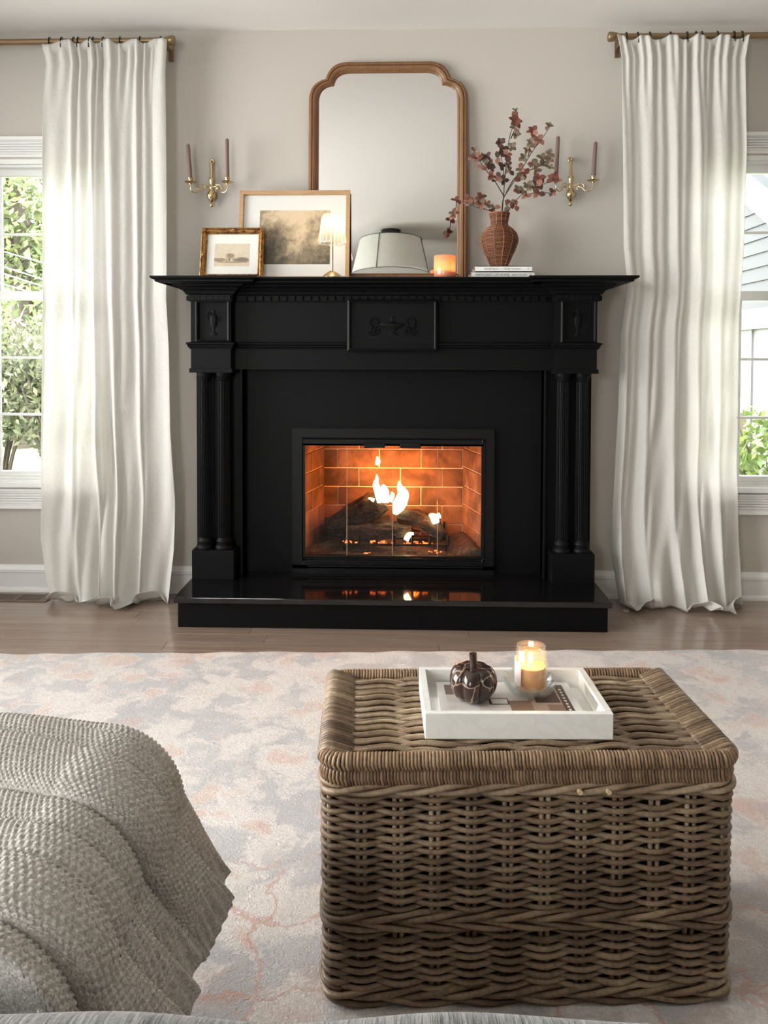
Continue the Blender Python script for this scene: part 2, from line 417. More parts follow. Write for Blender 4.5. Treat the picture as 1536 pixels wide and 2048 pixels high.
# ------------------------------------------------------------------ fireplace surround
XF = -.031; SL = .122                         # centre line, top of the hearth slab
m = NT('black_granite'); v = m.pos()
vo = m.new('TexVoronoi'); m.t.links.new(v, vo.inputs['Vector']); vo.inputs['Scale'].default_value = 260
sp = m.ramp(vo.outputs['Distance'], [(.0, 1.0), (.16, 0.0)]); pick = m.ramp(m.noise(v, 60, 3), [(.52, 0.0), (.62, 1.0)])
m.p(Base_Color=m.mix(m.math('MULTIPLY', sp, pick), (.0045, .0045, .005), (.34, .31, .27)), Roughness=.07)
M_GRANITE = m.mat
hearth = thing('hearth', 'raised black hearth with polished granite slab below the firebox', 'hearth', (XF, -.22, 0))
obj('base_board', MB().box(XF - .818, XF + .818, -.43, 0, 0, .102), M_BLACK, hearth, bevel=.003)
obj('granite_slab', MB().box(XF - .827, XF + .827, -.455, 0.0, .100, SL), M_GRANITE, hearth, bevel=.002)

mantel = thing('fireplace_mantel', 'black painted fireplace surround with fluted columns and deep shelf', 'mantel', (XF, -.1, SL))
def P(name, mb, **k): return obj(name, mb, M_BLACK, mantel, **k)
HW = .82; PWID = .163; YP, YFZ, YIN = -.22, -.17, -.085
# side carcass, frieze board, legs behind the columns
for s in (-1, 1):
    xo = XF + s * HW; xi = XF + s * (HW - PWID)
    P('pilaster_backing', MB().box(xo, XF + s * (HW - .195), -.135, 0, SL, 1.0))
    P('inner_stile', MB().box(XF + s * (HW - .195), XF + s * (HW - .185), -.150, -.08, SL, .99), bevel=.002)
    P('pilaster_block', MB().box(xo, xi, YP, 0, .985, 1.075))
    # panelled end block: frame round a sunk field
    fr = MB(); x0, x1 = sorted((xo, xi)); rect_frame(fr, x0 + .030, x1 - .014, 1.107, 1.258, [(0, YP + .018), (0, YP - .001), (.006, YP - .004), (.012, YP), (.012, YP + .02)])
    P('end_panel_frame', fr)
    b = MB().box(x0, x1, YP + .016, 0, 1.075, 1.285); b.box(x0, x0 + .02, YP, YP + .02, 1.075, 1.285).box(x1 - .004, x1, YP, YP + .02, 1.075, 1.285).box(x0, x1, YP, YP + .02, 1.075, 1.097).box(x0, x1, YP, YP + .02, 1.268, 1.285)
    P('end_block', b)
    # urn in low relief
    xc = (x0 + .030 + x1 - .014) / 2; u = MB()
    u.lathe([(.0, -.052), (.014, -.052), (.014, -.046), (.006, -.040), (.005, -.026), (.012, -.016), (.017, .004), (.018, .018), (.013, .028), (.007, .034), (.008, .042), (.005, .047), (.004, .054), (.0, .057)], 20, (xc, YP + .016, 1.178), .4)
    for q in (-1, 1):
        u.tube(smoothpath([(xc + q * .006, YP + .012, 1.214), (xc + q * .020, YP + .010, 1.216), (xc + q * .024, YP + .010, 1.200), (xc + q * .018, YP + .012, 1.182)], 5), .0022, 6)
    P('urn_relief', u, smooth=60)
    P('abacus', MB().box(xo + s * .006, XF + s * (HW - PWID - .007), YP - .008, 0, .972, .990), bevel=.002)
    P('plinth', MB().box(xo, XF + s * (HW - .173), YP, 0, SL, .243), bevel=.002)
    for xcol in (HW - .046, HW - .124):
        x = XF + s * xcol; col = MB(); n = 20
        prof = [(.0255, .285), (.0258, .45), (.0248, .93), (.0248, .952)]
        vs = []; fs = []; N = n * 4
        for (r, z) in prof:
            for k in range(N):
                a = 2 * PI * k / N; rr = r * (1 - (.13 if k % 4 in (1, 2) else 0)); vs.append((x + rr * math.cos(a), -.178 + rr * math.sin(a), z))
        for i in range(3):
            for k in range(N): k2 = (k + 1) % N; fs.append((i * N + k, i * N + k2, (i + 1) * N + k2, (i + 1) * N + k))
        col.add(vs, fs); c = P('column', col)
        cap = MB().lathe([(.024, .938), (.027, .942), (.025, .946), (.027, .952), (.033, .960), (.033, .973)], 28, (x, -.178, 0)); obj('capital', cap, M_BLACK, c, smooth=40)
        bs = MB().lathe([(.036, .243), (.037, .250), (.035, .258), (.030, .262), (.030, .268), (.033, .274), (.032, .281), (.027, .286), (.0255, .290)], 28, (x, -.178, 0)); obj('column_base', bs, M_BLACK, c, smooth=40)
P('frieze', MB().box(XF - HW + PWID, XF + HW - PWID, YFZ, 0, .985, 1.30))
# slip panel round the insert
sp_ = MB(); x0, x1 = XF - HW + .19, XF + HW - .19
sp_.box(x0, FX0, YIN, -.062, SL, .99).box(FX1, x1, YIN, -.062, SL, .99).box(FX0, FX1, YIN, -.062, FZ1, .99); P('slip_panel', sp_)
# necking moulding between frieze and architrave (breaks forward over the pilasters)
def plan(h, yp, yf, inset=PWID):
    a = XF - h; b = XF + h
    return [(a, 0), (a, yp), (a + inset, yp), (a + inset, yf), (b - inset, yf), (b - inset, yp), (b, yp), (b, 0)]
pl = plan(HW, YP, YFZ)
P('necking_moulding', MB().moulding(pl, [(-.01, 1.068), (.004, 1.068), (.006, 1.074), (.012, 1.078), (.010, 1.083), (.016, 1.088), (.017, 1.094), (.0, 1.098), (-.01, 1.098)]))
# cornice: bed mould, cove and shelf
P('bed_moulding', MB().moulding(pl, [(-.01, 1.262), (.006, 1.262), (.008, 1.268), (.008, 1.288), (.016, 1.290), (.020, 1.296), (.020, 1.300), (-.01, 1.300)]))
P('cornice', MB().moulding(pl, [(-.01, 1.298), (.022, 1.298), (.026, 1.304), (.034, 1.307), (.040, 1.314), (.052, 1.320), (.058, 1.322), (.060, 1.326), (.072, 1.330), (.080, 1.334), (-.01, 1.334)]))
P('shelf', MB().moulding(pl, [(-.25, 1.330), (.106, 1.330), (.112, 1.333), (.112, 1.338), (.120, 1.341), (.127, 1.346), (.127, 1.353), (-.25, 1.353)]).box(XF - HW, XF + HW, -.22, 0, 1.332, 1.353))
dm = MB().box(-.0115, .0115, -.011, .004, -.011, .009).mesh('dentil', M_BLACK)
for s in (-1, 1):
    for k in range(7): shared('dentil', dm, mantel, (XF + s * (HW - .008 - k * .0245), YP - .009, 1.277))
    for k in range(6): shared('dentil', dm, mantel, (XF + s * (HW + .009), -.20 + k * .033, 1.277), (0, 0, s * PI / 2))
for k in range(38): shared('dentil', dm, mantel, (XF - .61 + k * 1.22 / 37, YFZ - .009, 1.277))
# centre tablet
tx0, tx1 = -.216, .152
tb = MB(); rect_frame(tb, tx0 + .014, tx1 - .014, 1.074, 1.258, [(0, -.182), (0, -.199), (.005, -.202), (.010, -.199), (.014, -.196), (.014, -.16), (0, -.16)]); P('tablet_frame', tb)
P('tablet_field', MB().box(tx0 + .008, tx1 - .008, -.186, -.16, 1.07, 1.262))
r = MB(); cx, cz, yy = (tx0 + tx1) / 2, 1.158, -.187
r.lathe([(.0, -.030), (.022, -.030), (.020, -.024), (.010, -.020), (.014, -.012), (.038, .002), (.052, .012), (.050, .016), (.022, .018), (.010, .022), (.006, .030), (.009, .036), (.005, .044), (0, .047)], 28, (cx, yy, cz), .22)
for q in (-1, 1):
    sp1 = [(cx + q * (.052 + .040 * t + .0), yy - .002, cz - .018 + .012 * math.sin(t * 6)) for t in np.linspace(0, 1, 10)]
    r.tube(sp1, .004, 6)
    sc1 = []
    for t in np.linspace(0, 1, 26):
        a = -1.2 + t * 6.2; rad = .026 * (1 - .75 * t); sc1.append((cx + q * (.070 + rad * math.cos(a) * 1), yy - .002, cz + .022 + rad * math.sin(a)))
    r.tube(sc1, np.linspace(.0048, .0018, 26), 6)
    r.tube(smoothpath([(cx + q * .090, yy - .002, cz + .010), (cx + q * .086, yy - .003, cz - .008), (cx + q * .094, yy - .002, cz - .022), (cx + q * .100, yy - .002, cz - .018)], 5), .0036, 6)
    r.tube(smoothpath([(cx + q * .06, yy - .002, cz + .004), (cx + q * .074, yy - .004, cz - .006), (cx + q * .084, yy - .002, cz - .020), (cx + q * .070, yy - .003, cz - .026), (cx + q * .05, yy - .002, cz - .022)], 5), .0034, 6)
P('tablet_relief', r, smooth=60)

# ------------------------------------------------------------------ firebox with brick lining and glass doors
OX0, OX1, OZ0, OZ1 = -.408, .351, .186, .690
fb = thing('firebox', 'black metal firebox with brick lining and four glass door panels', 'fireplace', (XF, -.05, SL))
YF_ = -.100
fr = MB(); rect_frame(fr, OX0, OX1, OZ0, OZ1, [(0, -.06), (0, YF_), (.004, YF_ - .004), (.008, YF_), (.046, YF_), (.046, YIN - .0005), (.030, YIN - .0005), (.030, -.06)])
fr.box(OX0 - .046, OX1 + .046, YF_, YIN, SL, OZ0 - .03); obj('face_frame', fr, M_BLACKMETAL, fb)
dr = MB(); rect_frame(dr, OX0 + .008, OX1 - .008, OZ0 + .012, OZ1 - .026, [(0, -.085), (0, -.104), (.008, -.104), (.008, -.085)])
dr.box(OX0, OX1, -.104, -.085, OZ1 - .026, OZ1); obj('door_frame', dr, M_BLACKMETAL, fb)
for zz in (.138, .150, .162): obj('louver', MB().box(OX0 + .02, OX1 - .0, YF_ - .006, YF_ + .01, zz, zz + .005), M_BLACKMETAL, fb)
M_FGLASS = glassy('fire_door_glass', (.97, .96, .95), .012)
M_EDGE = plain('bright_glass_edge', (.55, .40, .30), .2, .6)
gx = [OX0 + .008, aty(694, 1000, -.095)[0], aty(785, 1000, -.095)[0], aty(875, 1000, -.095)[0], OX1 - .008]
for k in range(4):
    g = obj('glass_door', MB().box(gx[k] + .001, gx[k + 1] - .001, -.098, -.094, OZ0 + .012, OZ1 - .026), M_FGLASS, fb)
    if k < 3: obj('glass_edge', MB().box(gx[k + 1] - .0012, gx[k + 1] + .0012, -.099, -.0935, OZ0 + .012, OZ1 - .026), M_EDGE, g)
for a, b in ((728, 770), (800, 842)):
    obj('door_handle', MB().box(aty(a, 888, -.115)[0], aty(b, 888, -.115)[0], -.122, -.100, OZ1 - .034, OZ1 - .014), M_BLACKMETAL, fb, bevel=.003)
for a in (604, 966): 
    for zz in (OZ0 - .006, OZ1 - .004): obj('hinge_pin', MB().lathe([(0, -.006), (.004, -.006), (.004, .006), (0, .006)], 10, (aty(a, 900, -.105)[0], -.104, zz)), M_BLACKMETAL, fb)
# lining: brick courses on a mortar backing
M_MORTAR = plain('fire_mortar', (.78, .66, .54), .95, bumpscale=90)
m = NT('refractory_brick'); v = m.pos(); n = m.noise(v, 14, 5, .65); r_ = m.rnd()
c = m.mix(r_, (.30, .165, .10), (.17, .088, .052)); soot = m.ramp(m.noise(v, 6, 5, .65, .6), [(.38, 0.0), (.57, 1.0)])
c = m.mix(m.math('MULTIPLY', soot, .85), c, (.04, .022, .015)); m.p(Base_Color=m.mix(m.math('MULTIPLY', n, .5), c, (.16, .10, .07)), Roughness=.95); m.bump(n, .35, .004)
M_BRICK = m.mat
bh, bl, gap = .0885, .196, .005
fz0 = .175
Bx0, Bx1, By = -.358, .298, .30
obj('lining_back', MB().box(Bx0 - .04, Bx1 + .04, By + .005, By + .05, fz0 - .02, .80), M_MORTAR, fb)
obj('lining_floor', MB().box(FX0, FX1, -.0615, By + .03, fz0 - .03, fz0), M_MORTAR, fb)
obj('lining_top', MB().box(-.48, .43, -.0615, By + .03, .735, .76), plain('sooty_steel', (.03, .022, .018), .9), fb)
for rw in range(7):
    z0 = fz0 + rw * bh - .015; x = Bx0 - (.03 if rw % 2 else .13)
    while x < Bx1:
        a, b = max(x, Bx0 - .01), min(x + bl, Bx1 + .01)
        if b - a > .012:
            L = b - a; me = MB().box(-(L - gap) / 2, (L - gap) / 2, 0, .03, 0, bh - gap).mesh('brick', M_BRICK, bevel=.0025)
            shared('brick', me, fb, ((a + b) / 2, By - random.random() * .003, z0))
        x += bl
for s, xb, xf in ((-1, Bx0, FX0 + .012), (1, Bx1, FX1 - .012)):
    d = Vector((xf - xb, -.0595 - By, 0)); Ls = d.length; ang = math.atan2(d.y, d.x); nx = Vector((-d.y, d.x, 0)).normalized()
    if nx.x * s < 0: nx = -nx
    p0 = Vector((xb, By, 0))
    bk = MB(); q = [p0 + nx * .006, p0 + d + nx * .006, p0 + d + nx * .04, p0 + nx * .04]; bk.prism([(a.x, a.y) for a in q], fz0 - .02, .80, 'z'); obj('lining_side', bk, M_MORTAR, fb)
    for rw in range(7):
        t = -(.11 if rw % 2 else .0)
        while t < Ls:
            a, b = max(t, .0), min(t + bl, Ls)
            if b - a > .02:
                L = b - a; me = MB().box(-(L - gap) / 2, (L - gap) / 2, -.015, .015, 0, bh - gap).mesh('brick', M_BRICK, bevel=.0025)
                c_ = p0 + d.normalized() * ((a + b) / 2) + nx * .014; shared('brick', me, fb, (c_.x, c_.y, fz0 + rw * bh - .015 + .01), (0, 0, ang))
            t += bl
# grate
gr = thing('log_grate', 'black iron grate holding the burning logs', 'grate', (XF, .06, fz0)); M_IRON = plain('sooty_iron', (.012, .010, .009), .7, .5)
gx0, gx1 = aty(683, 1080, .0)[0], aty(896, 1080, .0)[0]; zb = fz0 + .047
for yy in (-.006, .12, .272): obj('bar', MB().tube([(gx0, yy, zb), (gx1, yy, zb)], .006, 8), M_IRON, gr)
for k in range(7):
    x = gx0 + (gx1 - gx0) * k / 6; obj('rib', MB().tube([(x, -.012, zb + .045), (x, -.009, zb), (x, .12, zb - .003), (x, .285, zb), (x, .2895, zb + .04)], .0055, 8), M_IRON, gr)
for x in (gx0 + .01, gx1 - .01):
    for yy in (.005, .262): obj('leg', MB().tube([(x, yy, zb), (x, yy, fz0)], .006, 8), M_IRON, gr)
# logs
m = NT('charred_bark'); v = m.pos((.6, 1, 1)); n = m.noise(v, 75, 8, .75, 1.0); cr = m.ramp(n, [(.34, (.003, .0025, .002)), (.5, (.022, .016, .013)), (.66, (.09, .066, .054))])
m.p(Base_Color=cr, Roughness=.95); m.bump(n, 1.0, .016); M_LOG = m.mat
LOGB = []
def log(pts, radii, label, rest=True):
    P_ = smoothpath(pts, 7); n = len(P_); R = np.interp(np.linspace(0, 1, n), np.linspace(0, 1, len(radii)), radii)
    mb = MB().tube(P_, R, 22); c = np.array(P_[n // 2])
    V = np.array(mb.v); idx = np.minimum(np.arange(len(V)) // 22, n - 1); ctr = np.array(P_)[idx]; d = V - ctr
    ph = RNG.uniform(0, 6, 6); a = np.arctan2(d[:, 2], d[:, 1])
    k = 1 + .10 * np.sin(5 * a + ph[0] + idx * .31) + .07 * np.sin(9 * a + ph[1] - idx * .5) + .06 * np.sin(2 * a + ph[2] + idx * .9) + RNG.uniform(-.05, .05, len(V))
    mb.v = [tuple(p) for p in ctr + d * k[:, None]]
    if rest: dz = zb - .001 - min(p_[2] for p_ in mb.v); mb.v = [(x_, y_, z_ + dz) for x_, y_, z_ in mb.v]; c = c + np.array([0, 0, dz])
    LOGB.append(__import__('mathutils').bvhtree.BVHTree.FromPolygons(mb.v, mb.f))
    root = thing('fire_log', label, 'log', tuple(c - np.array([0, 0, min(R)])), group='logs burning in the firebox')
    obj('bark', mb, M_LOG, root, smooth=70); return root
def A(px, py, Y): return tuple(aty(px, py, Y))
log([A(655, 1060, .150), A(700, 1042, .146), A(742, 1018, .142), A(768, 1004, .140)], [.034, .056, .058, .042], 'thick charred log slanting up to the flames on the grate')
log([A(692, 1060, .044), A(740, 1058, .044), A(785, 1055, .042), A(822, 1058, .036)], [.032, .037, .032, .024], 'charred log lying flat along the front of the grate')
log([A(798, 1024, .122), A(838, 1034, .098), A(868, 1052, .066), A(888, 1068, .045)], [.032, .036, .033, .024], 'charred log sloping down to the brick side wall')
log([A(796, 1040, .19), A(836, 1032, .192), A(880, 1054, .185)], [.030, .043, .028], 'short charred log lying across the back of the grate')
log([A(650, 1052, .243), A(720, 1050, .244), A(780, 1048, .243)], [.028, .034, .027], 'dark charred log behind the slanting one')
# ash bed and embers
nx_, ny_ = 90, 46; T_, Y_ = np.meshgrid(np.linspace(0, 1, nx_), np.linspace(-.056, By + .001, ny_), indexing='ij')
kb = (By - Y_) / (By + .0595); ax0 = Bx0 + (FX0 + .012 - Bx0) * kb - .001; ax1 = Bx1 + (FX1 - .012 - Bx1) * kb + .001; X = ax0 + (ax1 - ax0) * T_
Z = fz0 + .012 + RNG.uniform(0, .011, X.shape) + .006 * np.sin(X * 31) * np.sin(Y_ * 27) + .022 * np.exp(-((X - .31) / .05) ** 2); Z[:, 0] = fz0
m = NT('grey_ash'); v = m.pos(); n = m.noise(v, 60, 5, .7); m.p(Base_Color=m.ramp(n, [(.3, (.012, .010, .009)), (.7, (.10, .075, .06))]), Roughness=1); M_ASH = m.mat
ash = tag(bpy.data.objects.new('ash_bed', grid_mesh('ash_bed', np.stack([X, Y_, Z], -1), M_ASH)), 'bed of dark ash and cinders under the grate', 'ash', kind='stuff'); COL.objects.link(ash)
M_EMBER = emit('glowing_ember', (1.0, .14, .03), 1.0); em = MB()
for px, py, k in ((690, 1070, 9), (755, 1077, 16), (770, 1078, 12), (815, 1072, 10), (830, 1070, 14), (850, 1078, 14), (865, 1092, 12), (735, 1090, 4)):
    for _ in range(k):
        s_ = random.uniform(.002, .0050); ex_ = px + random.gauss(0, 9)
        if py < 1085: p = aty(ex_, py, random.uniform(-.0065, -.0035)); p[2] = zb + .006 + s_ * .5 + random.choice((0, 0, .006))      # heaped on the front bar
        else: p = aty(ex_, py, .0); yy_ = random.uniform(-.045, -.02); q_ = atz(ex_, py, fz0 + .022); p = np.array([q_[0], yy_, 0]); j_ = np.argmin(np.hypot(X - p[0], Y_ - p[1])); p[2] = Z.reshape(-1)[j_] + s_ * .3   # fallen on the ash
        mm = Matrix.Translation(Vector(p)) @ Matrix.Rotation(random.random() * 6, 4, 'Z') @ Matrix.Rotation(random.uniform(-.4, .4), 4, 'X'); st = len(em.v); em.box(-s_, s_, -s_ * .6, s_ * .6, -s_ * .5, s_ * .5); em.xf(mm, st)
tag(obj('embers', em, M_EMBER), 'glowing red embers under the logs', 'embers', kind='stuff')
# flames
m = NT('fire_flame'); g = m.coord('Generated'); sp = m.new('SeparateXYZ'); m.t.links.new(g, sp.inputs[0])
e = m.new('Emission'); m.t.links.new(m.ramp(sp.outputs[2], [(0, (1, .78, .38)), (.55, (1, .74, .32)), (.9, (1, .55, .12))]), e.inputs[0]); e.inputs[1].default_value = 9; m.t.links.new(e.outputs[0], m.out.inputs[0]); m.n.remove(m.b); M_FLAME = m.mat
def flame(pts, radii, Y, label):
    rr_ = ray(*pts[0]); hits = [h for h in (B_.ray_cast(Vector(CAM), Vector(rr_).normalized()) for B_ in LOGB) if h[0] is not None]
    if hits and Y > 0 and 'wisp' not in label: Y = min(h[0].y for h in hits) + .002
    P_ = smoothpath([A(x, y, Y) for x, y in pts], 8); n = len(P_); R = np.interp(np.linspace(0, 1, n), np.linspace(0, 1, len(radii)), radii) / 1540 * 3.4
    mb = MB().tube(P_, R, 16, up=(0, 1, 0), flat=.6)
    c = np.array(P_[0]); o = tag(bpy.data.objects.new('flame', None), label, 'flame', 'flames over the logs'); 
    COL.objects.link(o); o.location = c; XFM[o.name] = Matrix.Translation(Vector(c)); obj('flame_body', mb, M_FLAME, o, smooth=180); return o
flame([(762, 1004), (758, 985), (752, 970), (754, 958), (753, 949)], [8, 9, 6, 3.5, .5], .10, 'pointed flame rising at the top of the slanting log')
flame([(768, 1004), (770, 985), (768, 975), (765, 969)], [10, 8, 5, 1], .11, 'short flame beside the pointed one on the slanting log')
flame([(790, 1028), (797, 1012), (806, 990), (800, 975), (798, 962)], [4, 13, 12, 6, .6], .09, 'tall broad flame between the two front logs')
flame([(806, 1008), (812, 992), (813, 980)], [8, 5, 1], .10, 'small side tongue of the tall broad flame')
flame([(748, 1001), (742, 998), (737, 996)], [4, 3, 1], .10, 'tiny flame low on the slanting log')
flame([(779, 1002), (785, 990), (783, 984)], [6, 4, 1], .12, 'low flame behind the tall broad flame')
flame([(872, 1046), (868, 1035), (862, 1031), (858, 1030)], [7, 8, 5, 1], .05, 'small flame on the log that slopes to the side wall')
flame([(877, 1036), (877, 1030), (878, 1026)], [5, 4, 1], .05, 'second tongue of the small flame by the side wall')
flame([(754, 930), (756, 922), (754, 913)], [3, 5, 1], .11, 'detached wisp of flame above the logs')
flame([(812, 1080), (818, 1070), (827, 1067)], [5, 5, 2], -.004, 'pale flame under the front log')
def fire_light(px, py, Y, wt, rad):
    l = bpy.data.lights.new('fire_glow', 'POINT'); l.energy = wt; l.color = (1.0, .205, .016); l.shadow_soft_size = rad
    o = bpy.data.objects.new('fire_glow', l); o.location = A(px, py, Y); COL.objects.link(o)
fire_light(762, 955, .15, 1.05, .04); fire_light(803, 965, .13, 1.05, .04); fire_light(868, 1015, .03, .40, .03); fire_light(830, 1066, .09, .10, .02); fire_light(720, 1070, .03, .05, .02); fire_light(785, 950, -.01, .45, .05)

# ------------------------------------------------------------------ curtains and rods
M_LINEN = cloth('white_linen', (.83, .81, .775), .43, 700, .92, (.88, .87, .845))
def saw(ph, sk):
    """smooth skewed wave, -1..1, for soft pleats with one steep flank"""
    return np.sin(ph + sk * np.sin(ph)) 
def curtain(left_edge, right_edge, folds, seed, label, zt, hem_fn, puddle):
    """left_edge/right_edge: [(z, x)] silhouettes at y=-.1; folds: fold centres as fractions with phase drift"""
    rng = np.random.default_rng(seed); nu, nv = 260, 230
    u = np.linspace(0, 1, nu)[:, None]; s = np.linspace(0, 1, nv)[None, :]; L = zt + puddle * (1 + .45 * np.sin(5 * u + seed))
    z = zt - s * L                                                   # below 0 = lies on the floor
    zc = np.maximum(z, 0)
    ze = np.array([p[0] for p in left_edge][::-1]); xl = np.interp(zc, ze, np.array([p[1] for p in left_edge][::-1]))
    ze2 = np.array([p[0] for p in right_edge][::-1]); xr = np.interp(zc, ze2, np.array([p[1] for p in right_edge][::-1]))
    d = 1 - zc / zt                                                  # 0 top .. 1 floor
    uu = u + .018 * np.sin(2 * PI * (u * 1.3 + .2)) * d + .012 * np.sin(7 * u + 5 * d + seed) * d
    ph = np.interp(uu, np.array([f[0] for f in folds]), np.arange(len(folds)) * 2 * PI)
    amp = np.interp(d, [0, .04, .12, .5, .9, 1], [.012, .009, .010, .012, .015, .018]) * (1 + .35 * np.sin(9.7 * u + seed))
    y = -.100 - amp * saw(ph + .8 * np.sin(2.2 * d + seed), .8) - .003 * np.sin(2.3 * ph + 1.3 + 2 * d) * (1 - .4 * d)
    ph2 = ph * 1.5 + 2.0; y -= .008 * np.exp(-(d / .10) ** 2) * np.sin(ph2 * 2)   # tight header pleats
    x = xl + (xr - xl) * u + .010 * d * np.sin(ph + 1.0)
    # crumple growing towards the floor
    for k in range(8):
        a, b, c = rng.uniform(6, 26), rng.uniform(4, 16), rng.uniform(0, 6); y += .0030 * np.sin(a * u * 2.5 + b * d * 2.2 + c + 2 * np.sin(3 * u + k)) * np.clip((d - .45) * 1.8, 0, 1)
    wr = np.clip((d - .66) / .34, 0, 1); y -= wr * (.008 * np.sin(13 * u + 10 * d + seed) + .006 * np.sin(24 * u - 15 * d + 2) + .004 * np.sin(37 * u + 21 * d))
    # belly and puddle
    belly = np.clip((d - .80) / .20, 0, 1) ** 2
    y -= hem_fn(u) * belly
    fl = np.clip(-z, 0, None)                                         # length lying on the floor
    roll = puddle * .30
    t = np.clip(fl / max(puddle, 1e-3), 0, 1)
    y += np.where(fl > 0, -.050 * np.sin(PI * t * .8) + .10 * np.clip(t - .55, 0, 1), 0) * (1 + .9 * np.sin(8 * u + seed))
    zz = np.where(z > 0, z, 0) + np.where(fl > 0,   .026 * np.sin(PI * np.clip(t * 1.0, 0, 1)) * (1.1 + .8 * np.sin(17 * u + seed * 2)), 0) + .006 + .008 * np.exp(-((z - .02) / .05) ** 2) * np.sin(23 * u)
    x = x + np.where(fl > 0, .02 * np.sin(PI * t) * np.sin(9 * u + seed), 0)
    y = np.clip(y, -.40, -.030); y = np.minimum(y, np.interp(z, [2.24, 2.33], [-.03, -.1005]))
    zz = np.maximum(zz, .0035) + .010 * np.exp(-(d / .05) ** 2) * np.cos(ph) * (d < .02)
    P_ = np.stack([x + 0 * z, y + 0 * z, zz + 0 * u], -1)
    me = grid_mesh('curtain_panel', P_, M_LINEN)
    root = thing('curtain', label, 'curtain', (float(x.mean()), -.1, 0))
    o = bpy.data.objects.new('linen_panel', me); link(o, root); o.matrix_local = XFM[root.name].inverted()
    md = o.modifiers.new('thickness', 'SOLIDIFY'); md.thickness = .0012
    return root, P_
def X_(px, py, Y=-.1): return float(aty(px, py, Y)[0])
def Z_(px, py, Y=-.1): return float(aty(px, py, Y)[2])
lE = [(Z_(x, y), X_(x, y)) for x, y in ((83, 82), (92, 130), (87, 200), (85, 330), (87, 620), (84, 900), (87, 1080), (100, 1150), (114, 1196))]
rE = [(Z_(x, y), X_(x, y)) for x, y in ((336, 82), (332, 150), (334, 400), (334, 540), (333, 600), (338, 700), (341, 860), (350, 1000), (349, 1100), (343, 1180))]
for e in (lE, rE): e[-1] = (0.0, e[-1][1])
f1 = [(-.45,), (-.12,), (.20,), (.375,), (.50,), (.73,), (.90,), (1.3,)]
cur1, CP1 = curtain(lE, rE, f1, 3, 'white linen curtain puddling beside the window with the hedge', 2.352, lambda u: .035 + .05 * np.sin(PI * np.clip(u * 1.1, 0, 1)), .15)
lE = [(Z_(x, y), X_(x, y)) for x, y in ((1232, 78), (1242, 120), (1244, 300), (1246, 500), (1251, 550), (1250, 600), (1240, 670), (1236, 820), (1226, 1000), (1224, 1120), (1235, 1190))]
rE = [(Z_(x, y), X_(x, y)) for x, y in ((1498, 78), (1490, 120), (1494, 300), (1488, 500), (1479, 650), (1475, 830), (1473, 930), (1480, 1130), (1480, 1205))]
for e in (lE, rE): e[-1] = (0.0, e[-1][1])
f2 = [(-.3,), (.02,), (.20,), (.42,), (.62,), (.80,), (1.02,), (1.3,)]
cur2, CP2 = curtain(lE, rE, f2, 8, 'white linen curtain puddling beside the window facing the neighbouring house', 2.346, lambda u: .015 + .055 * np.sin(PI * np.clip(u, 0, 1)), .16)

def rod(x0, x1, z, end_at, label, bracket_x, hooks, cur):
    root = thing('curtain_rod', label, 'curtain rod', ((x0 + x1) / 2, -.085, z))
    obj('pole', MB().tube([(x0, -.085, z), (x1, -.085, z)], .0125, 16), M_ROD, root, smooth=40)
    s = 1 if end_at == x1 else -1
    fin = MB().lathe([(.0135, -.02), (.017, -.018), (.017, -.008), (.019, -.006), (.020, .014), (.017, .018), (0, .019)], 20)
    fin.xf(Matrix.Translation((end_at, -.085, z)) @ Matrix.Rotation(s * PI / 2, 4, 'Y')); obj('finial', fin, M_ROD, root, smooth=40)
    for bx_ in bracket_x:
        b = MB().box(bx_ - .009, bx_ + .009, -.012, -.0, z - .055, z + .03).box(bx_ - .006, bx_ + .006, -.09, -.005, z - .025, z - .013).tube([(bx_, -.085 + .017 * math.cos(a), z + .017 * math.sin(a)) for a in np.linspace(-2.6, .4, 10)], .004, 6)
        obj('bracket', b, M_ROD, root)
    ring = MB().tube([(.0, .0165 * math.cos(a), .0165 * math.sin(a)) for a in np.linspace(0, 2 * PI, 18)[:-1]], .0022, 6, True).box(-.0015, .0015, -.018, -.014, -.03, -.012).mesh('hook_ring', M_DARKCLIP)
    for px in hooks: shared('hook_ring', ring, cur, (X_(px, 76, -.085), -.085, z))
rod(-2.75, X_(341, 79, -.085), 2.3655, X_(341, 79, -.085), 'antique brass rod carrying the curtain by the hedge window', (X_(336, 100, -.05), -2.5), (100, 124, 148, 157, 180, 187, 207, 241, 281, 322), cur1)
rod(X_(1225, 72, -.085), 2.75, 2.3635, X_(1225, 72, -.085), 'antique brass rod carrying the curtain by the neighbour window', (X_(1240, 90, -.05) , 2.5), (1252, 1275, 1299, 1340, 1373, 1391, 1403, 1434, 1467, 1483), cur2)
tag(obj('washer_disc', MB().lathe([(.006, 0), (.013, 0), (.013, .002), (.012, .003), (.006, .003), (.006, 0)], 28, tuple(atz(1252, 1222, 0)), caps=False), plain('dull_steel', (.55, .53, .5), .35, .8)), 'small steel washer lying on the floorboards by the hearth', 'washer')

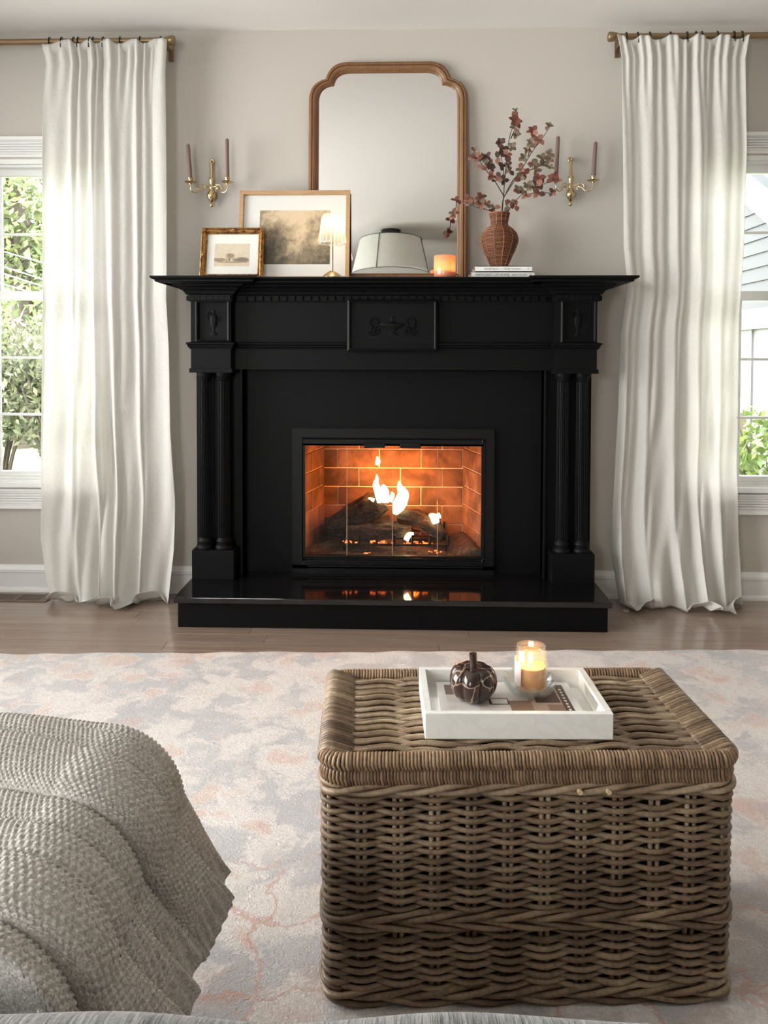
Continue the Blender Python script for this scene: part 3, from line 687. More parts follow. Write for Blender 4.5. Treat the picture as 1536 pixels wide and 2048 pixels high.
# ------------------------------------------------------------------ rug
RROT = math.radians(2.83)
m = NT('faded_oriental_rug'); v = m.coord('Object'); 
wz = m.new('TexNoise'); m.t.links.new(v, wz.inputs['Vector']); wz.inputs['Scale'].default_value = 11; wz.inputs['Detail'].default_value = 5
off = m.new('VectorMath', operation='MULTIPLY_ADD'); m.t.links.new(wz.outputs['Color'], off.inputs[0]); off.inputs[1].default_value = (.16, .16, 0); m.t.links.new(v, off.inputs[2])
wf = m.new('TexNoise'); m.t.links.new(v, wf.inputs['Vector']); wf.inputs['Scale'].default_value = 90; wf.inputs['Detail'].default_value = 2
off2 = m.new('VectorMath', operation='MULTIPLY_ADD'); m.t.links.new(wf.outputs['Color'], off2.inputs[0]); off2.inputs[1].default_value = (.028, .028, 0); m.t.links.new(off.outputs[0], off2.inputs[2]); w_ = off2.outputs[0]
def vor(vec, s, feat='F1', rnd=.8):
    nd = m.new('TexVoronoi', feature=feat); m.t.links.new(vec, nd.inputs['Vector']); nd.inputs['Scale'].default_value = s; nd.inputs['Randomness'].default_value = rnd; return nd.outputs['Distance']
base = m.mix(m.noise(v, 3, 3), (.80, .725, .69), (.84, .79, .76))
def M_(k, fac, col):
    global c
    c = m.mix(m.math('MULTIPLY', fac, k), c, col)
c = base
blue = m.ramp(m.noise(w_, 6.5, 8, .62), [(.47, 0.0), (.54, 1.0)]); M_(.66, blue, (.40, .415, .46))
fl = vor(w_, 7.5, rnd=.8); M_(.80, m.ramp(fl, [(.26, 1.0), (.32, 0.0)]), (.80, .60, .52)); M_(.6, m.ramp(fl, [(.29, 0.0), (.315, 1.0), (.345, 1.0), (.37, 0.0)]), (.86, .79, .75))
M_(.65, m.ramp(fl, [(.10, 1.0), (.14, 0.0)]), (.60, .58, .59)); M_(.5, m.ramp(fl, [(.17, 0.0), (.19, 1.0), (.215, 1.0), (.235, 0.0)]), (.70, .47, .40))
pt = vor(w_, 15.0, rnd=.9); M_(.45, m.ramp(pt, [(.20, 1.0), (.26, 0.0)]), (.82, .70, .645)); M_(.35, m.ramp(pt, [(.08, 1.0), (.13, 0.0)]), (.58, .38, .33))
rust = m.ramp(m.noise(w_, 4.0, 4, .6), [(.56, 0.0), (.63, 1.0)]); M_(.50, rust, (.68, .42, .35))
sx = m.new('SeparateXYZ'); m.t.links.new(v, sx.inputs[0])
bk = m.new('TexBrick', offset=.0); m.t.links.new(w_, bk.inputs[0]); bk.inputs['Scale'].default_value = 1; bk.inputs['Brick Width'].default_value = .16; bk.inputs['Row Height'].default_value = .17; bk.inputs['Mortar Size'].default_value = .007; bk.inputs['Mortar Smooth'].default_value = .6
nearm = m.ramp(m.math('ADD', m.math('MULTIPLY', sx.outputs[1], -.5), m.math('MULTIPLY', m.noise(v, 4, 2), .12)), [(.60, 0.0), (.64, 1.0)])
M_(.75, m.math('MULTIPLY', bk.outputs['Fac'], nearm), (.64, .36, .29))
wear = m.ramp(m.noise(v, 2.2, 5, .65), [(.42, 0.0), (.68, .9)]); c = m.mix(m.math('MULTIPLY', wear, .50), c, (.84, .795, .765))
fib = m.noise(m.coord('Object', (260, 260, 260)), 1, 4, .75); fib2 = m.noise(m.coord('Object', (70, 90, 70)), 1, 4, .7, 1.5); c = m.mix(m.math('MULTIPLY', m.ramp(m.math('ADD', m.math('MULTIPLY', fib, .6), m.math('MULTIPLY', fib2, .4)), [(.36, 1.0), (.60, 0.0)]), .62), c, (.38, .34, .33))
m.p(Base_Color=c, Roughness=1.0, Sheen_Weight=.15); m.bump(m.math('ADD', m.math('MULTIPLY', fib, .6), m.math('MULTIPLY', fib2, 1.6)), .7, .005); M_RUG = m.mat
nu, nv = 260, 220; U, V = np.meshgrid(np.linspace(-2.0, 2.0, nu), np.linspace(-2.9, 0, nv), indexing='ij')
Zr = .0085 + .0012 * np.sin(U * 9 + V * 5) * np.sin(V * 11 - U * 3) + .0006 * np.sin(U * 41 + 3 * np.sin(V * 17))
Vw = V + np.where(V > -.02, .004 * np.sin(U * 12) + .003 * np.sin(U * 31), 0)
edge = (np.arange(nv) >= nv - 1)[None, :] | (np.arange(nv) == 0)[None, :] | (np.arange(nu) == 0)[:, None] | (np.arange(nu) == nu - 1)[:, None]
Zr = np.where(edge, .0005, Zr)
rug = bpy.data.objects.new('area_rug', grid_mesh('area_rug', np.stack([U, Vw, Zr], -1), M_RUG)); COL.objects.link(rug)
rp = atz(768, 1301, .008); rug.location = (rp[0], rp[1], .0005); rug.rotation_euler = (0, 0, RROT)
tag(rug, 'faded blush and blue grey patterned rug under the wicker chest', 'rug')

# ------------------------------------------------------------------ wicker trunk
def cane(name, stops):
    m = NT(name); v = m.coord('Object'); r = m.rnd(); g = m.new('NewGeometry'); isl = g.outputs['Random Per Island']
    n = m.noise(v, 9, 4, .6); n2 = m.noise(v, 120, 3, .6)
    fac = m.math('ADD', m.math('MULTIPLY', n, .55), m.math('MULTIPLY', m.math('ADD', m.math('MULTIPLY', r, .5), m.math('MULTIPLY', isl, .5)), .45))
    c = m.ramp(fac, [(p, lin(*q)) for p, q in stops]); c = m.mix(m.math('MULTIPLY', m.ramp(n2, [(.45, 0.0), (.7, 1.0)]), .45), c, (.03, .022, .016))
    m.p(Base_Color=c, Roughness=.48); m.bump(n2, .25, .0008); return m.mat
M_CANE = cane('weathered_cane', [(.30, (78, 58, 43)), (.45, (122, 100, 79)), (.56, (146, 124, 100)), (.70, (184, 164, 138))])
M_CANE2 = cane('weathered_cane_wrap', [(.25, (100, 76, 55)), (.5, (142, 114, 88)), (.78, (176, 148, 118))])
TX, TY = .2005, -1.975; TW, TD = .652, .318; TSZ = .955; TROT = math.radians(2.7)
trunk = thing('wicker_chest', 'brown woven cane chest with lid standing on the rug', 'chest', (TX, TY, .009), TROT)
def rrect(w, d, r, n_c=6):
    """rounded rectangle perimeter as function t in [0,1) -> (x,y,nx,ny), starting front left going right"""
    hw, hd = w / 2, d / 2; segs = [('l', (-hw + r, -hd), (hw - r, -hd), (0, -1)), ('a', (hw - r, -hd + r), -PI / 2), ('l', (hw, -hd + r), (hw, hd - r), (1, 0)), ('a', (hw - r, hd - r), 0), ('l', (hw - r, hd), (-hw + r, hd), (0, 1)), ('a', (-hw + r, hd - r), PI / 2), ('l', (-hw, hd - r), (-hw, -hd + r), (-1, 0)), ('a', (-hw + r, -hd + r), PI)]
    Ls = [math.dist(s[1], s[2]) if s[0] == 'l' else PI / 2 * r for s in segs]; tot = sum(Ls)
    def fn(t):
        q = (t % 1.0) * tot
        for s, L in zip(segs, Ls):
            if q <= L or s is segs[-1]:
                if s[0] == 'l': k = q / L; return (s[1][0] + (s[2][0] - s[1][0]) * k, s[1][1] + (s[2][1] - s[1][1]) * k, s[3][0], s[3][1])
                a = s[2] + (q / L) * PI / 2; return (s[1][0] + r * math.cos(a), s[1][1] + r * math.sin(a), math.cos(a), math.sin(a))
            q -= L
    return fn, tot
per, TOT = rrect(TW - .004, TD - .012, .028)
NS = 32                                            # stakes round the perimeter
ZB0, ZB1 = .020, .372                              # body weave, in trunk frame
def body_w(z): return 1 - .010 * (1 - z / .37)     # very slight taper
def loop(z, off, n=NS * 6, wob=.0):
    pts = []
    for i in range(n):
        x, y, nx, ny = per(i / n); o = off(i / n); k = body_w(z); zz = z + (wob(i / n) if callable(wob) else 0)
        pts.append((x * k + nx * o, y * k + ny * o, zz))
    return pts
body = obj('lining', MB().prism([(per(t)[0] * .955, per(t)[1] * .92) for t in np.linspace(0, 1, 60)[:-1]], .012, .36, 'z'), plain('dark_chest_lining', (.012, .008, .006), .9), trunk, world=False)
sections = [(.030, .125), (.163, .362)]
rows = []
for a, b in sections:
    n = int((b - a) / .0073)
    for k in range(n): rows.append(a + (k + .5) * (b - a) / n)
for i, z in enumerate(rows):
    p0 = PI * i; rr = RNG.uniform(.0041, .0050); j = RNG.uniform(0, 6)
    off = lambda t, p0=p0, j=j: .0058 * math.sin(PI * NS * t + p0 + PI / 2 * 0) + .0010 * math.sin(2 * PI * 5 * t + j)
    wob = lambda t, p0=p0, j=j: -.0020 * math.sin(PI * NS * t + p0) + .0012 * math.sin(2 * PI * 7 * t + j) + .0008 * math.sin(2 * PI * 13 * t - j)
    obj('weaver', MB().tube(loop(z, off, NS * 6, wob), rr, 7, True), M_CANE, trunk, smooth=180, world=False)
for k in range(NS):
    x, y, nx, ny = per((k + .5) / NS)
    for d in (-.0055, .0055): obj('stake', MB().tube([((x + ny * -d) * .992, (y + nx * d) * .985, .012), (x + ny * -d, y + nx * d, .368)], .0042, 6), M_CANE, trunk, smooth=180, world=False)
def twist(z, rad, amp, turns, n_str, nm, dz=0.0):
    for s_ in range(n_str):
        ph = 2 * PI * s_ / n_str
        pts = loop(z, lambda t: .003 + amp * math.cos(2 * PI * turns * t + ph), 420, lambda t: amp * 1.15 * math.sin(2 * PI * turns * t + ph))
        obj(nm, MB().tube(pts, rad, 8, True), M_CANE, trunk, smooth=180, world=False)
twist(.366, .0052, .0058, 9, 3, 'top_border_cane'); twist(.152, .0047, .0055, 9, 3, 'middle_border_cane'); twist(.137, .0045, .0055, -9, 3, 'middle_border_cane'); twist(.024, .0050, .0062, 9, 3, 'base_border_cane'); twist(.011, .0048, .0055, -9, 2, 'base_border_cane')
for dx in (.075, .12): 
    obj('cane_end', MB().lathe([(0, 0), (.0042, 0), (.0042, .012), (0, .012)], 10).xf(Matrix.Translation((dx, -TD / 2 - .012, .366)) @ Matrix.Rotation(-PI / 2, 4, 'X')), plain('fresh_cut_cane', lin(205, 180, 140), .7), trunk, world=False)
def wrap(perf, tot, zc, rv, rh, pitch, rc, nm, parent, rot_irreg=.0):
    """cane strip wound tightly round a rim"""
    turns = int(tot / pitch); mb = MB(); np_ = 9
    for k in range(turns):
        t0 = k / turns; pts = []; jr = random.uniform(-.05, .05)
        for q in range(np_):
            a = 2 * PI * q / np_; x, y, nx, ny = perf(t0 + (q / np_ - .5) * (1.0 / turns) * .6 + jr / turns)
            pts.append((x + nx * rh * math.cos(a), y + ny * rh * math.cos(a), zc + rv * math.sin(a)))
        mb.tube(pts, rc * random.uniform(.9, 1.12), 5, True)
    o = obj(nm, mb, M_CANE2, parent, smooth=180, world=False); o['kind'] = 'stuff'; return o
wrap(per, TOT, .386, .015, .0075, .0052, .0029, 'rim_wrapping', trunk)
# lid: rows of cane across ribs, bound rim
lid = obj('lid_core', MB().prism([(per(t)[0] * .975, per(t)[1] * .95) for t in np.linspace(0, 1, 60)[:-1]], .404, .4105, 'z'), plain('dark_lid_core', (.020, .014, .010), .9), trunk, world=False)
perL, TOTL = rrect(TW - .006, TD + .004, .030)
wrap(perL, TOTL, .415, .0125, .0115, .0056, .0030, 'lid_rim_wrapping', lid)
obj('lid_rim_core', MB().tube([(perL(t)[0], perL(t)[1], .415) for t in np.linspace(0, 1, 121)[:-1]], .010, 8, True), M_CANE2, lid, smooth=180, world=False)
NR = 50; rib = .092
for i in range(NR):
    y = -TD / 2 + .016 + (TD - .032) * (i + .5) / NR; g_ = (i // 2) % 2; pts = []; j = RNG.uniform(0, 6)
    hw = TW / 2 - .003
    for x in np.linspace(-hw, hw, 84):
        k = math.sin(PI * x / rib + PI * g_ + .4)
        e = max(0, (abs(x) - (hw - .035)) / .035)
        pts.append((x, y + .0035 * math.sin(PI * x / rib * 2 + .8 + PI * g_) * (1 - e) + .0008 * math.sin(x * 40 + j), .4155 + .0040 * k * (1 - e) + .0105 * e ** 1.5 + .0007 * math.sin(x * 31 + j)))
    obj('lid_weaver', MB().tube(pts, RNG.uniform(.0033, .0041), 7), M_CANE, lid, smooth=180, world=False)
# cane bound over the two short edges
for s in (-1, 1):
    mb = MB(); n = 36
    for k in range(n):
        y = -TD / 2 + .012 + (TD - .024) * k / (n - 1) + random.uniform(-.001, .001); x0 = s * (TW / 2 - .045)
        pts = [(x0, y - s * .002, .418), (s * (TW / 2 - .018), y, .4285), (s * (TW / 2 - .005), y + .003, .430), (s * (TW / 2 + .0045), y + .006, .422), (s * (TW / 2 + .007), y + .008, .411), (s * (TW / 2 - .002), y + .009, .402)]
        mb.tube(smoothpath(pts, 4), random.uniform(.0038, .0046), 6)
    obj('edge_binding', mb, M_CANE, lid, smooth=180, world=False, stuff=True)
trunk.scale = (1, 1, TSZ)
LIDZ = .0082 + (.4205 + .0036) * TSZ

# ------------------------------------------------------------------ things on the trunk
m = NT('white_marble'); v = m.pos(); n = m.noise(v, 9, 5, .6, 1.2); n2 = m.noise(v, 30, 4, .6)
vein = m.ramp(n, [(.44, 0.0), (.5, 1.0), (.56, 0.0)]); c = m.mix(m.math('MULTIPLY', vein, .22), (.82, .815, .79), (.60, .59, .56)); m.p(Base_Color=m.mix(m.math('MULTIPLY', n2, .16), c, (.68, .67, .63)), Roughness=.32); M_MARBLE = m.mat
tz = LIDZ
c4 = [atz(x, y, tz + .043) for x, y in ((832, 1333), (1160, 1335), (1234, 1427), (857, 1427))]
tc = sum(c4) / 4; trot = math.atan2(*( (c4[1] - c4[0] + c4[2] - c4[3])[[1, 0]])); tw = (np.linalg.norm(c4[1] - c4[0]) + np.linalg.norm(c4[2] - c4[3])) / 2; td = (np.linalg.norm(c4[3] - c4[0]) + np.linalg.norm(c4[2] - c4[1])) / 2
tray = thing('serving_tray', 'white marble tray with cut out handles on the wicker chest', 'tray', (tc[0], tc[1], tz), trot)
hw, hd, th, thh = tw / 2, td / 2, .011, .043
def tr(nm, mb, **k): return obj(nm, mb, M_MARBLE, tray, world=False, **k)
tr('tray_floor', MB().box(-hw + .004, hw - .004, -hd + .004, hd - .004, .0005, .009))
tr('long_side', MB().box(-hw, hw, -hd, -hd + th, 0, thh), bevel=.0015); tr('long_side', MB().box(-hw, hw, hd - th, hd, 0, thh), bevel=.0015)
for s in (-1, 1):
    a, b = s * (hw - th), s * hw; y0, y1 = -hd + th, hd - th; mb = MB(); ho = .045
    # end wall with an arched slot
    outer = [(y0, 0), (y1, 0), (y1, thh), (y0, thh)]
    mb.box(a, b, y0, -ho, 0, thh).box(a, b, ho, y1, 0, thh).box(a, b, -ho, ho, 0, .017).box(a, b, -ho, ho, .0355, thh)
    tr('handle_end', mb)
    for q in (-1, 1): tr('slot_corner', MB().prism([(q * ho, .017), (q * (ho - .013), .017), (q * (ho - .008), .024), (q * ho, .0355)], a, b, 'x'))
# book in the tray
bk_t = thing('picture_book', 'white bordered book with brown interior photo lying in the marble tray', 'book', (tc[0], tc[1], tz + .009), trot)
bw0, bw1, bd0, bd1 = -hw + .030, hw - .034, -hd + .012, hd - .016
M_BOOKW = plain('white_book_cover', (.78, .775, .76), .4)
obj('page_block', MB().box(bw0 + .002, bw1 - .002, bd0 + .002, bd1 - .002, .001, .0105), plain('paper_edges', (.75, .73, .68), .8), bk_t, world=False)
obj('cover', MB().box(bw0, bw1, bd0, bd1, .0105, .0125).box(bw0, bw1, bd0, bd1, 0, .001), M_BOOKW, bk_t, world=False)
cols = {'p': lin(222, 214, 208), 'b': lin(150, 118, 98), 'd': lin(98, 76, 64), 'k': lin(40, 34, 32), 't': lin(186, 160, 142), 'w': lin(235, 230, 226), 'r': lin(128, 84, 62), 'g': lin(118, 98, 90)}
prm = {k: plain('cover_print_' + {'p': 'pale', 'b': 'brown', 'd': 'umber', 'k': 'black', 't': 'tan', 'w': 'white', 'r': 'rust', 'g': 'taupe'}[k], v_, .35) for k, v_ in cols.items()}
px0, px1, py0, py1 = bw0 + .014, bw1 - .014, bd0 + .002, bd1 - .014
def pr(u0, u1, v0, v1, k, dz=0): obj('printed_patch', MB().box(px0 + (px1 - px0) * u0, px0 + (px1 - px0) * u1, py0 + (py1 - py0) * v0, py0 + (py1 - py0) * v1, .0124, .0127 + dz), prm[k], bk_t, world=False)
pr(0, 1, 0, 1, 'p'); pr(.0, .25, .0, .5, 'w', .0001); pr(.0, .3, .72, 1, 'g', .0001); pr(.66, 1, 0, .6, 't', .0001); pr(.8, .96, .0, .45, 'b', .0002); pr(.93, 1, 0, 1, 'd', .0003); pr(.72, .92, .5, .95, 'd', .0002); pr(.30, .62, .03, .26, 'w', .0002); pr(.5, .68, .28, .55, 'b', .0002); pr(.22, .31, .0, .22, 'r', .0003); pr(.60, .68, .0, .08, 'r', .0003); pr(.34, .5, .45, .62, 'k', .0001); pr(.36, .49, .47, .60, 'w', .0002)
for k in range(6): pr(.30 + k * .064, .304 + k * .064, .03, .26, 'd', .0004)
for k in range(3): pr(.30, .62, .03 + k * .11, .037 + k * .11, 'k', .0004)
pr(.43, .437, .06, .24, 'k', .0005); pr(.10, .2, .02, .12, 'b', .0002)
for k in range(11): pr(.955, .975, .06 + k * .078, .10 + k * .078, 'w', .0005)
pr(.045, .06, .18, .30, 'w', .0005); pr(.06, .085, .18, .2, 'w', .0005); pr(.045, .06, .36, .44, 'p', .0006)
bz = tz + .009 + .0125
# pumpkin
m = NT('polished_petrified_wood'); v = m.pos(); n = m.noise(v, 26, 4, .6, 1.0)
vd = m.new('TexVoronoi', feature='DISTANCE_TO_EDGE'); q_ = m.new('VectorMath', operation='MULTIPLY_ADD'); nz = m.new('TexNoise'); m.t.links.new(v, nz.inputs['Vector']); nz.inputs['Scale'].default_value = 30; m.t.links.new(nz.outputs['Color'], q_.inputs[0]); q_.inputs[1].default_value = (.035, .035, .035); m.t.links.new(v, q_.inputs[2]); m.t.links.new(q_.outputs[0], vd.inputs['Vector']); vd.inputs['Scale'].default_value = 20
ve = m.ramp(vd.outputs['Distance'], [(.008, 1.0), (.03, 0.0)]); pat = m.ramp(m.noise(v, 17, 3), [(.63, 0.0), (.68, 1.0)])
dark = m.ramp(n, [(.3, (.020, .011, .009)), (.7, (.060, .034, .028))]); c = m.mix(m.math('MULTIPLY', ve, .7), dark, (.42, .30, .22)); c = m.mix(m.math('MULTIPLY', pat, .8), c, (.50, .38, .28)); m.p(Base_Color=c, Roughness=.16); M_PUMP = m.mat
pc = atz(946, 1399, bz); pk = thing('pumpkin_figurine', 'polished dark stone pumpkin with cream veins standing in the tray', 'figurine', (pc[0], pc[1], bz - .0013), .5)
PR = .0425; prof = []
for a in np.linspace(-PI / 2 + .32, PI / 2 - .12, 26):
    prof.append((PR * (math.cos(a) ** .75), .0345 + .0345 * math.sin(a) - (.010 * max(0, math.sin(a)) ** 6)))
prof = [(.004, .004)] + prof + [(.004, .052)]
obj('body', MB().lathe(prof, 112, rib=lambda a, z: 1 - .20 * (1 - abs(math.sin(3.5 * a)) ** .5)), M_PUMP, pk, smooth=180, world=False)
obj('stem', MB().tube([(0, 0, .050), (.001, 0, .064), (.000, .001, .083)], [.0075, .0062, .0068], 12), plain('dark_wood_stem', (.035, .018, .014), .4), pk, smooth=50, world=False)
# crystal dish
M_CRYSTAL = clearglass('clear_pressed_glass', (.95, .97, .965), .24, .07, .05)
dc = atz(1057, 1380, bz) + np.array([0, -.012, 0]); dish = thing('glass_dish', 'scalloped clear glass dish under the jar candle', 'dish', (dc[0], dc[1], bz))
vs = MB(); n = 96; out = [(.030, 0), (.036, .003), (.044, .010), (.049, .018), (.051, .026)]; inn = [(.0485, .026), (.0465, .018), (.041, .011), (.034, .006), (.002, .005)]
vs.lathe([(r_k * .90, z_k) for r_k, z_k in [(.002, 0)] + out + inn], n, rib=lambda a, z: 1 + .045 * math.cos(12 * a) * min(1, z / .012) + .012 * math.cos(48 * a)); vs.v = [(x, y, z + (.003 * math.cos(12 * math.atan2(y, x)) if z > .02 else 0)) for x, y, z in vs.v]
obj('scalloped_bowl', vs, M_CRYSTAL, dish, smooth=50, world=False)
# jar candle
jz = bz + .0065; jar = thing('jar_candle', 'lit candle in a clear glass jar standing in the glass dish', 'candle', (dc[0] + .002, dc[1], jz))
JR = .0285
gl = MB().lathe([(.002, 0), (JR - .002, 0), (JR, .003), (JR, .058), (JR - .001, .061), (JR - .003, .064), (JR - .002, .066), (JR - .003, .069), (JR - .001, .071), (JR - .003, .0745), (JR - .0025, .080), (JR - .0045, .0805), (JR - .0055, .064), (JR - .003, .060), (JR - .003, .004), (.002, .004)], 48)
M_JAR = clearglass('jar_glass', (.985, .97, .95), .10, .04); obj('glass_jar', gl, M_JAR, jar, smooth=40, world=False)
m = NT('warm_candle_wax'); m.p(Base_Color=(.90, .46, .14), Roughness=.45, Subsurface_Weight=.6, Subsurface_Radius=(.02, .010, .004)); M_WAX = m.mat
obj('wax', MB().lathe([(.002, .0045), (JR - .0032, .0045), (JR - .0032, .044), (JR - .006, .0425), (.002, .042)], 40), M_WAX, jar, smooth=40, world=False)
obj('paper_label', MB().add([((JR + .0004) * math.cos(a), (JR + .0004) * math.sin(a), z) for z in (.012, .055) for a in np.linspace(2.55, 3.9, 14)], [(i, i + 1, i + 15, i + 14) for i in range(13)]), plain('pale_pink_label', (.80, .68, .66), .6), jar, smooth=180, world=False)
obj('wick', MB().tube([(0, 0, .044), (.0006, 0, .051)], .0008, 6), plain('charred_wick', (.01, .008, .006), .9), jar, world=False)
M_CFL = emit('candle_flame', (1, .72, .32), 14)
obj('flame', MB().lathe([(0, .047), (.0022, .050), (.0036, .054), (.0028, .060), (.0012, .066), (0, .070)], 14), M_CFL, jar, smooth=180, world=False)
l = bpy.data.lights.new('candle_glow', 'POINT'); l.energy = .10; l.color = (1, .52, .18); l.shadow_soft_size = .006; lo = bpy.data.objects.new('candle_glow', l); lo.location = (dc[0] + .002, dc[1], jz + .058); COL.objects.link(lo)

# ------------------------------------------------------------------ things on the mantel shelf
MZ = 1.353
def leaning(name, label, cat, x, y, z, tilt, rz=0.0):
    o = bpy.data.objects.new(name, None); o.empty_display_size = .05; COL.objects.link(o)
    o.location = (x, y, z); o.rotation_euler = (-tilt, 0, rz)
    XFM[o.name] = Matrix.Translation((x, y, z)) @ Matrix.Rotation(rz, 4, 'Z') @ Matrix.Rotation(-tilt, 4, 'X')
    return tag(o, label, cat)
# mirror (local: x right, z up along the leaning plane, -y towards the room)
M_OAK = wood('honey_brown_oak', lin(138, 98, 62), lin(106, 72, 43), 2, 30, .45, .1, .1)
M_OAKX = wood('honey_brown_oak_rail', lin(138, 98, 62), lin(106, 72, 43), 0, 30, .45, .1, .1)
mir = leaning('wall_mirror', 'tall mirror with shouldered arched oak frame leaning on the mantel', 'mirror', -.0548, -.0450, MZ, math.radians(2.6))
def bez(a, c, b, n=9): return [tuple((1 - t) ** 2 * np.array(a) + 2 * t * (1 - t) * np.array(c) + t * t * np.array(b)) for t in np.linspace(0, 1, n)]
MH = .943; k_ = MH / .94
def outline(hwid, base, s1, c1, cusp, c2, s2, top):
    L = [(-hwid, base), (-hwid, .30), (-hwid, .55)] + bez((-hwid, s1), c1, cusp) + bez(cusp, c2, (s2, top))[1:] + [(-.06, top)]
    return [(a, b * k_) for a, b in L] + [(-a, b * k_) for a, b in L[::-1]]
OUT = outline(.338, 0, .775, (-.338, .853), (-.267, .868), (-.248, .938), -.178, .940)
INN = outline(.295, .040, .775, (-.292, .838), (-.230, .841), (-.224, .894), -.158, .894)
prof = [(0, 0), (0, -.014), (.06, -.020), (.16, -.023), (.30, -.022), (.36, -.018), (.44, -.023), (.66, -.022), (.80, -.015), (.86, -.016), (.95, -.013), (1.0, -.007), (1.0, 0)]
mb = MB(); N = len(OUT); K = len(prof)
vv = [(o[0] + (i_[0] - o[0]) * c, d, o[1] + (i_[1] - o[1]) * c) for o, i_ in zip(OUT, INN) for c, d in prof]
ff = [(i * K + j, i * K + j + 1, ((i + 1) % N) * K + j + 1, ((i + 1) % N) * K + j) for i in range(N) for j in range(K - 1)]
mb.add(vv, ff); obj('oak_frame', mb, M_OAK, mir, smooth=45, world=False)
m = NT('mirror_silver'); m.p(Base_Color=(.83, .83, .82), Metallic=1.0, Roughness=.015); 
mg = MB(); mg.add([(a, -.006, b) for a, b in INN] , [tuple(range(len(INN)))]); obj('mirror_glass', mg, m.mat, mir, world=False)
bkp = MB(); bkp.prism([(a * .98, b) for a, b in OUT], -.004, .002, 'y'); obj('backing_board', bkp, plain('mirror_backing', (.12, .09, .07), .8), mir, world=False)

def picture(name, label, x0, x1, zt, y, tilt, fw, fprof, fmat, mat_col, art, art_mat, thick):
    xc = (x0 + x1) / 2; hw = (x1 - x0) / 2; H = (zt - MZ) / math.cos(tilt)
    o = leaning(name, label, 'picture', xc, y, MZ, tilt)
    f = MB(); rect_frame(f, -hw + fw, hw - fw, fw, H - fw, fprof); obj('frame', f, fmat, o, world=False, smooth=30)
    obj('mount', MB().box(-hw + fw * .8, hw - fw * .8, -.006, -.002, fw * .8, H - fw * .8), plain('mount_board', mat_col, .85), o, world=False)
    a0, a1, b0, b1 = art
    obj('print', MB().box(a0 - xc, a1 - xc, -.0065, -.005, b0 - MZ, b1 - MZ), art_mat, o, world=False)
    obj('backing', MB().box(-hw + fw * .5, hw - fw * .5, -.002, .002, fw * .5, H - fw * .5), plain('brown_backing', (.15, .11, .08), .9), o, world=False)
    return o, H, hw
m = NT('cloudy_landscape_print'); v = m.coord('Object'); n = m.noise(v, 10, 8, .68, .25); n2 = m.noise(v, 34, 6, .65, .3); sp = m.new('SeparateXYZ'); m.t.links.new(v, sp.inputs[0])
sx = m.math('MULTIPLY', m.math('ABSOLUTE', m.math('ADD', sp.outputs[0], -.02)), 1.6); lowz = m.math('MULTIPLY', m.math('SUBTRACT', .20, sp.outputs[2]), 1.5)
msk = m.math('ADD', m.math('ADD', m.math('MULTIPLY', n, .9), m.math('MULTIPLY', n2, .45)), m.math('ADD', lowz, m.math('MULTIPLY', sx, .9)))
c = m.ramp(msk, [(.62, lin(212, 190, 158)), (.74, lin(180, 160, 130)), (.86, lin(132, 118, 96)), (1.0, lin(84, 78, 66))])
m.p(Base_Color=c, Roughness=.6); M_ART1 = m.mat
m = NT('sepia_tree_print'); v = m.coord('Object'); sp = m.new('SeparateXYZ'); m.t.links.new(v, sp.inputs[0]); n = m.noise(v, 60, 5, .6)
def blob(cx, cz, rx, rz):
    a = m.math('DIVIDE', m.math('SUBTRACT', sp.outputs[0], cx), rx); b = m.math('DIVIDE', m.math('SUBTRACT', sp.outputs[2], cz), rz)
    return m.math('SUBTRACT', m.math('ADD', m.math('ADD', m.math('MULTIPLY', a, a), m.math('MULTIPLY', b, b)), m.math('MULTIPLY', n, 1.6)), .8)
c = m.ramp(m.math('MULTIPLY', n, 1.0), [(.3, lin(214, 200, 178)), (.7, lin(200, 184, 160))])
for b, col in ((blob(-.010, .104, .026, .017), lin(132, 104, 80)), (blob(-.012, .090, .005, .012), lin(110, 88, 70)), (blob(-.055, .088, .05, .011), lin(120, 108, 92)), (blob(.035, .089, .05, .014), lin(88, 82, 74)), (blob(.0, .078, .09, .006), lin(150, 128, 100))):
    c = m.mix(m.math('MULTIPLY', m.ramp(b, [(.25, 1.0), (.75, 0.0)]), .8), c, col)
m.p(Base_Color=c, Roughness=.6); M_ART2 = m.mat
M_LOAK = wood('pale_oak_frame', lin(196, 160, 122), lin(168, 132, 96), 0, 26, .5, 0, .06)
picture('framed_print', 'large framed cloudy landscape print with pale oak frame behind the lamp', X_(479, 382, -.08), X_(700, 382, -.08), Z_(590, 382, -.07), -.1200, math.radians(10.0), .0175, [(0, -.004), (0, -.016), (.002, -.018), (.0175, -.018), (.0175, .004), (.004, .004)], M_LOAK, (.74, .73, .70),
        (X_(518, 470, -.10), X_(660, 470, -.10), Z_(590, 528, -.12), Z_(590, 418, -.085)), M_ART1, .02)
m = NT('antique_gilt'); v = m.coord('Object'); n = m.noise(v, 50, 4, .6); m.p(Base_Color=m.ramp(n, [(.35, (.12, .055, .02)), (.6, (.48, .26, .09))]), Roughness=.36, Metallic=.75); m.bump(n, .4, .002); M_GILT = m.mat
sm, H, hwid = picture('framed_sketch', 'small gilt framed sepia sketch of a tree leaning at the mantel end', X_(401, 457, -.14), X_(527, 457, -.14), Z_(464, 457, -.125), -.148, math.radians(12.0), .0245, [(0, -.006), (0, -.010), (.003, -.012), (.005, -.010), (.009, -.018), (.014, -.021), (.018, -.018), (.020, -.022), (.0245, -.020), (.0245, .004), (.004, .004)], M_GILT, (.80, .79, .74),
        (X_(428, 505, -.14), X_(498, 505, -.14), Z_(464, 532, -.15), Z_(464, 485, -.14)), M_ART2, .02)
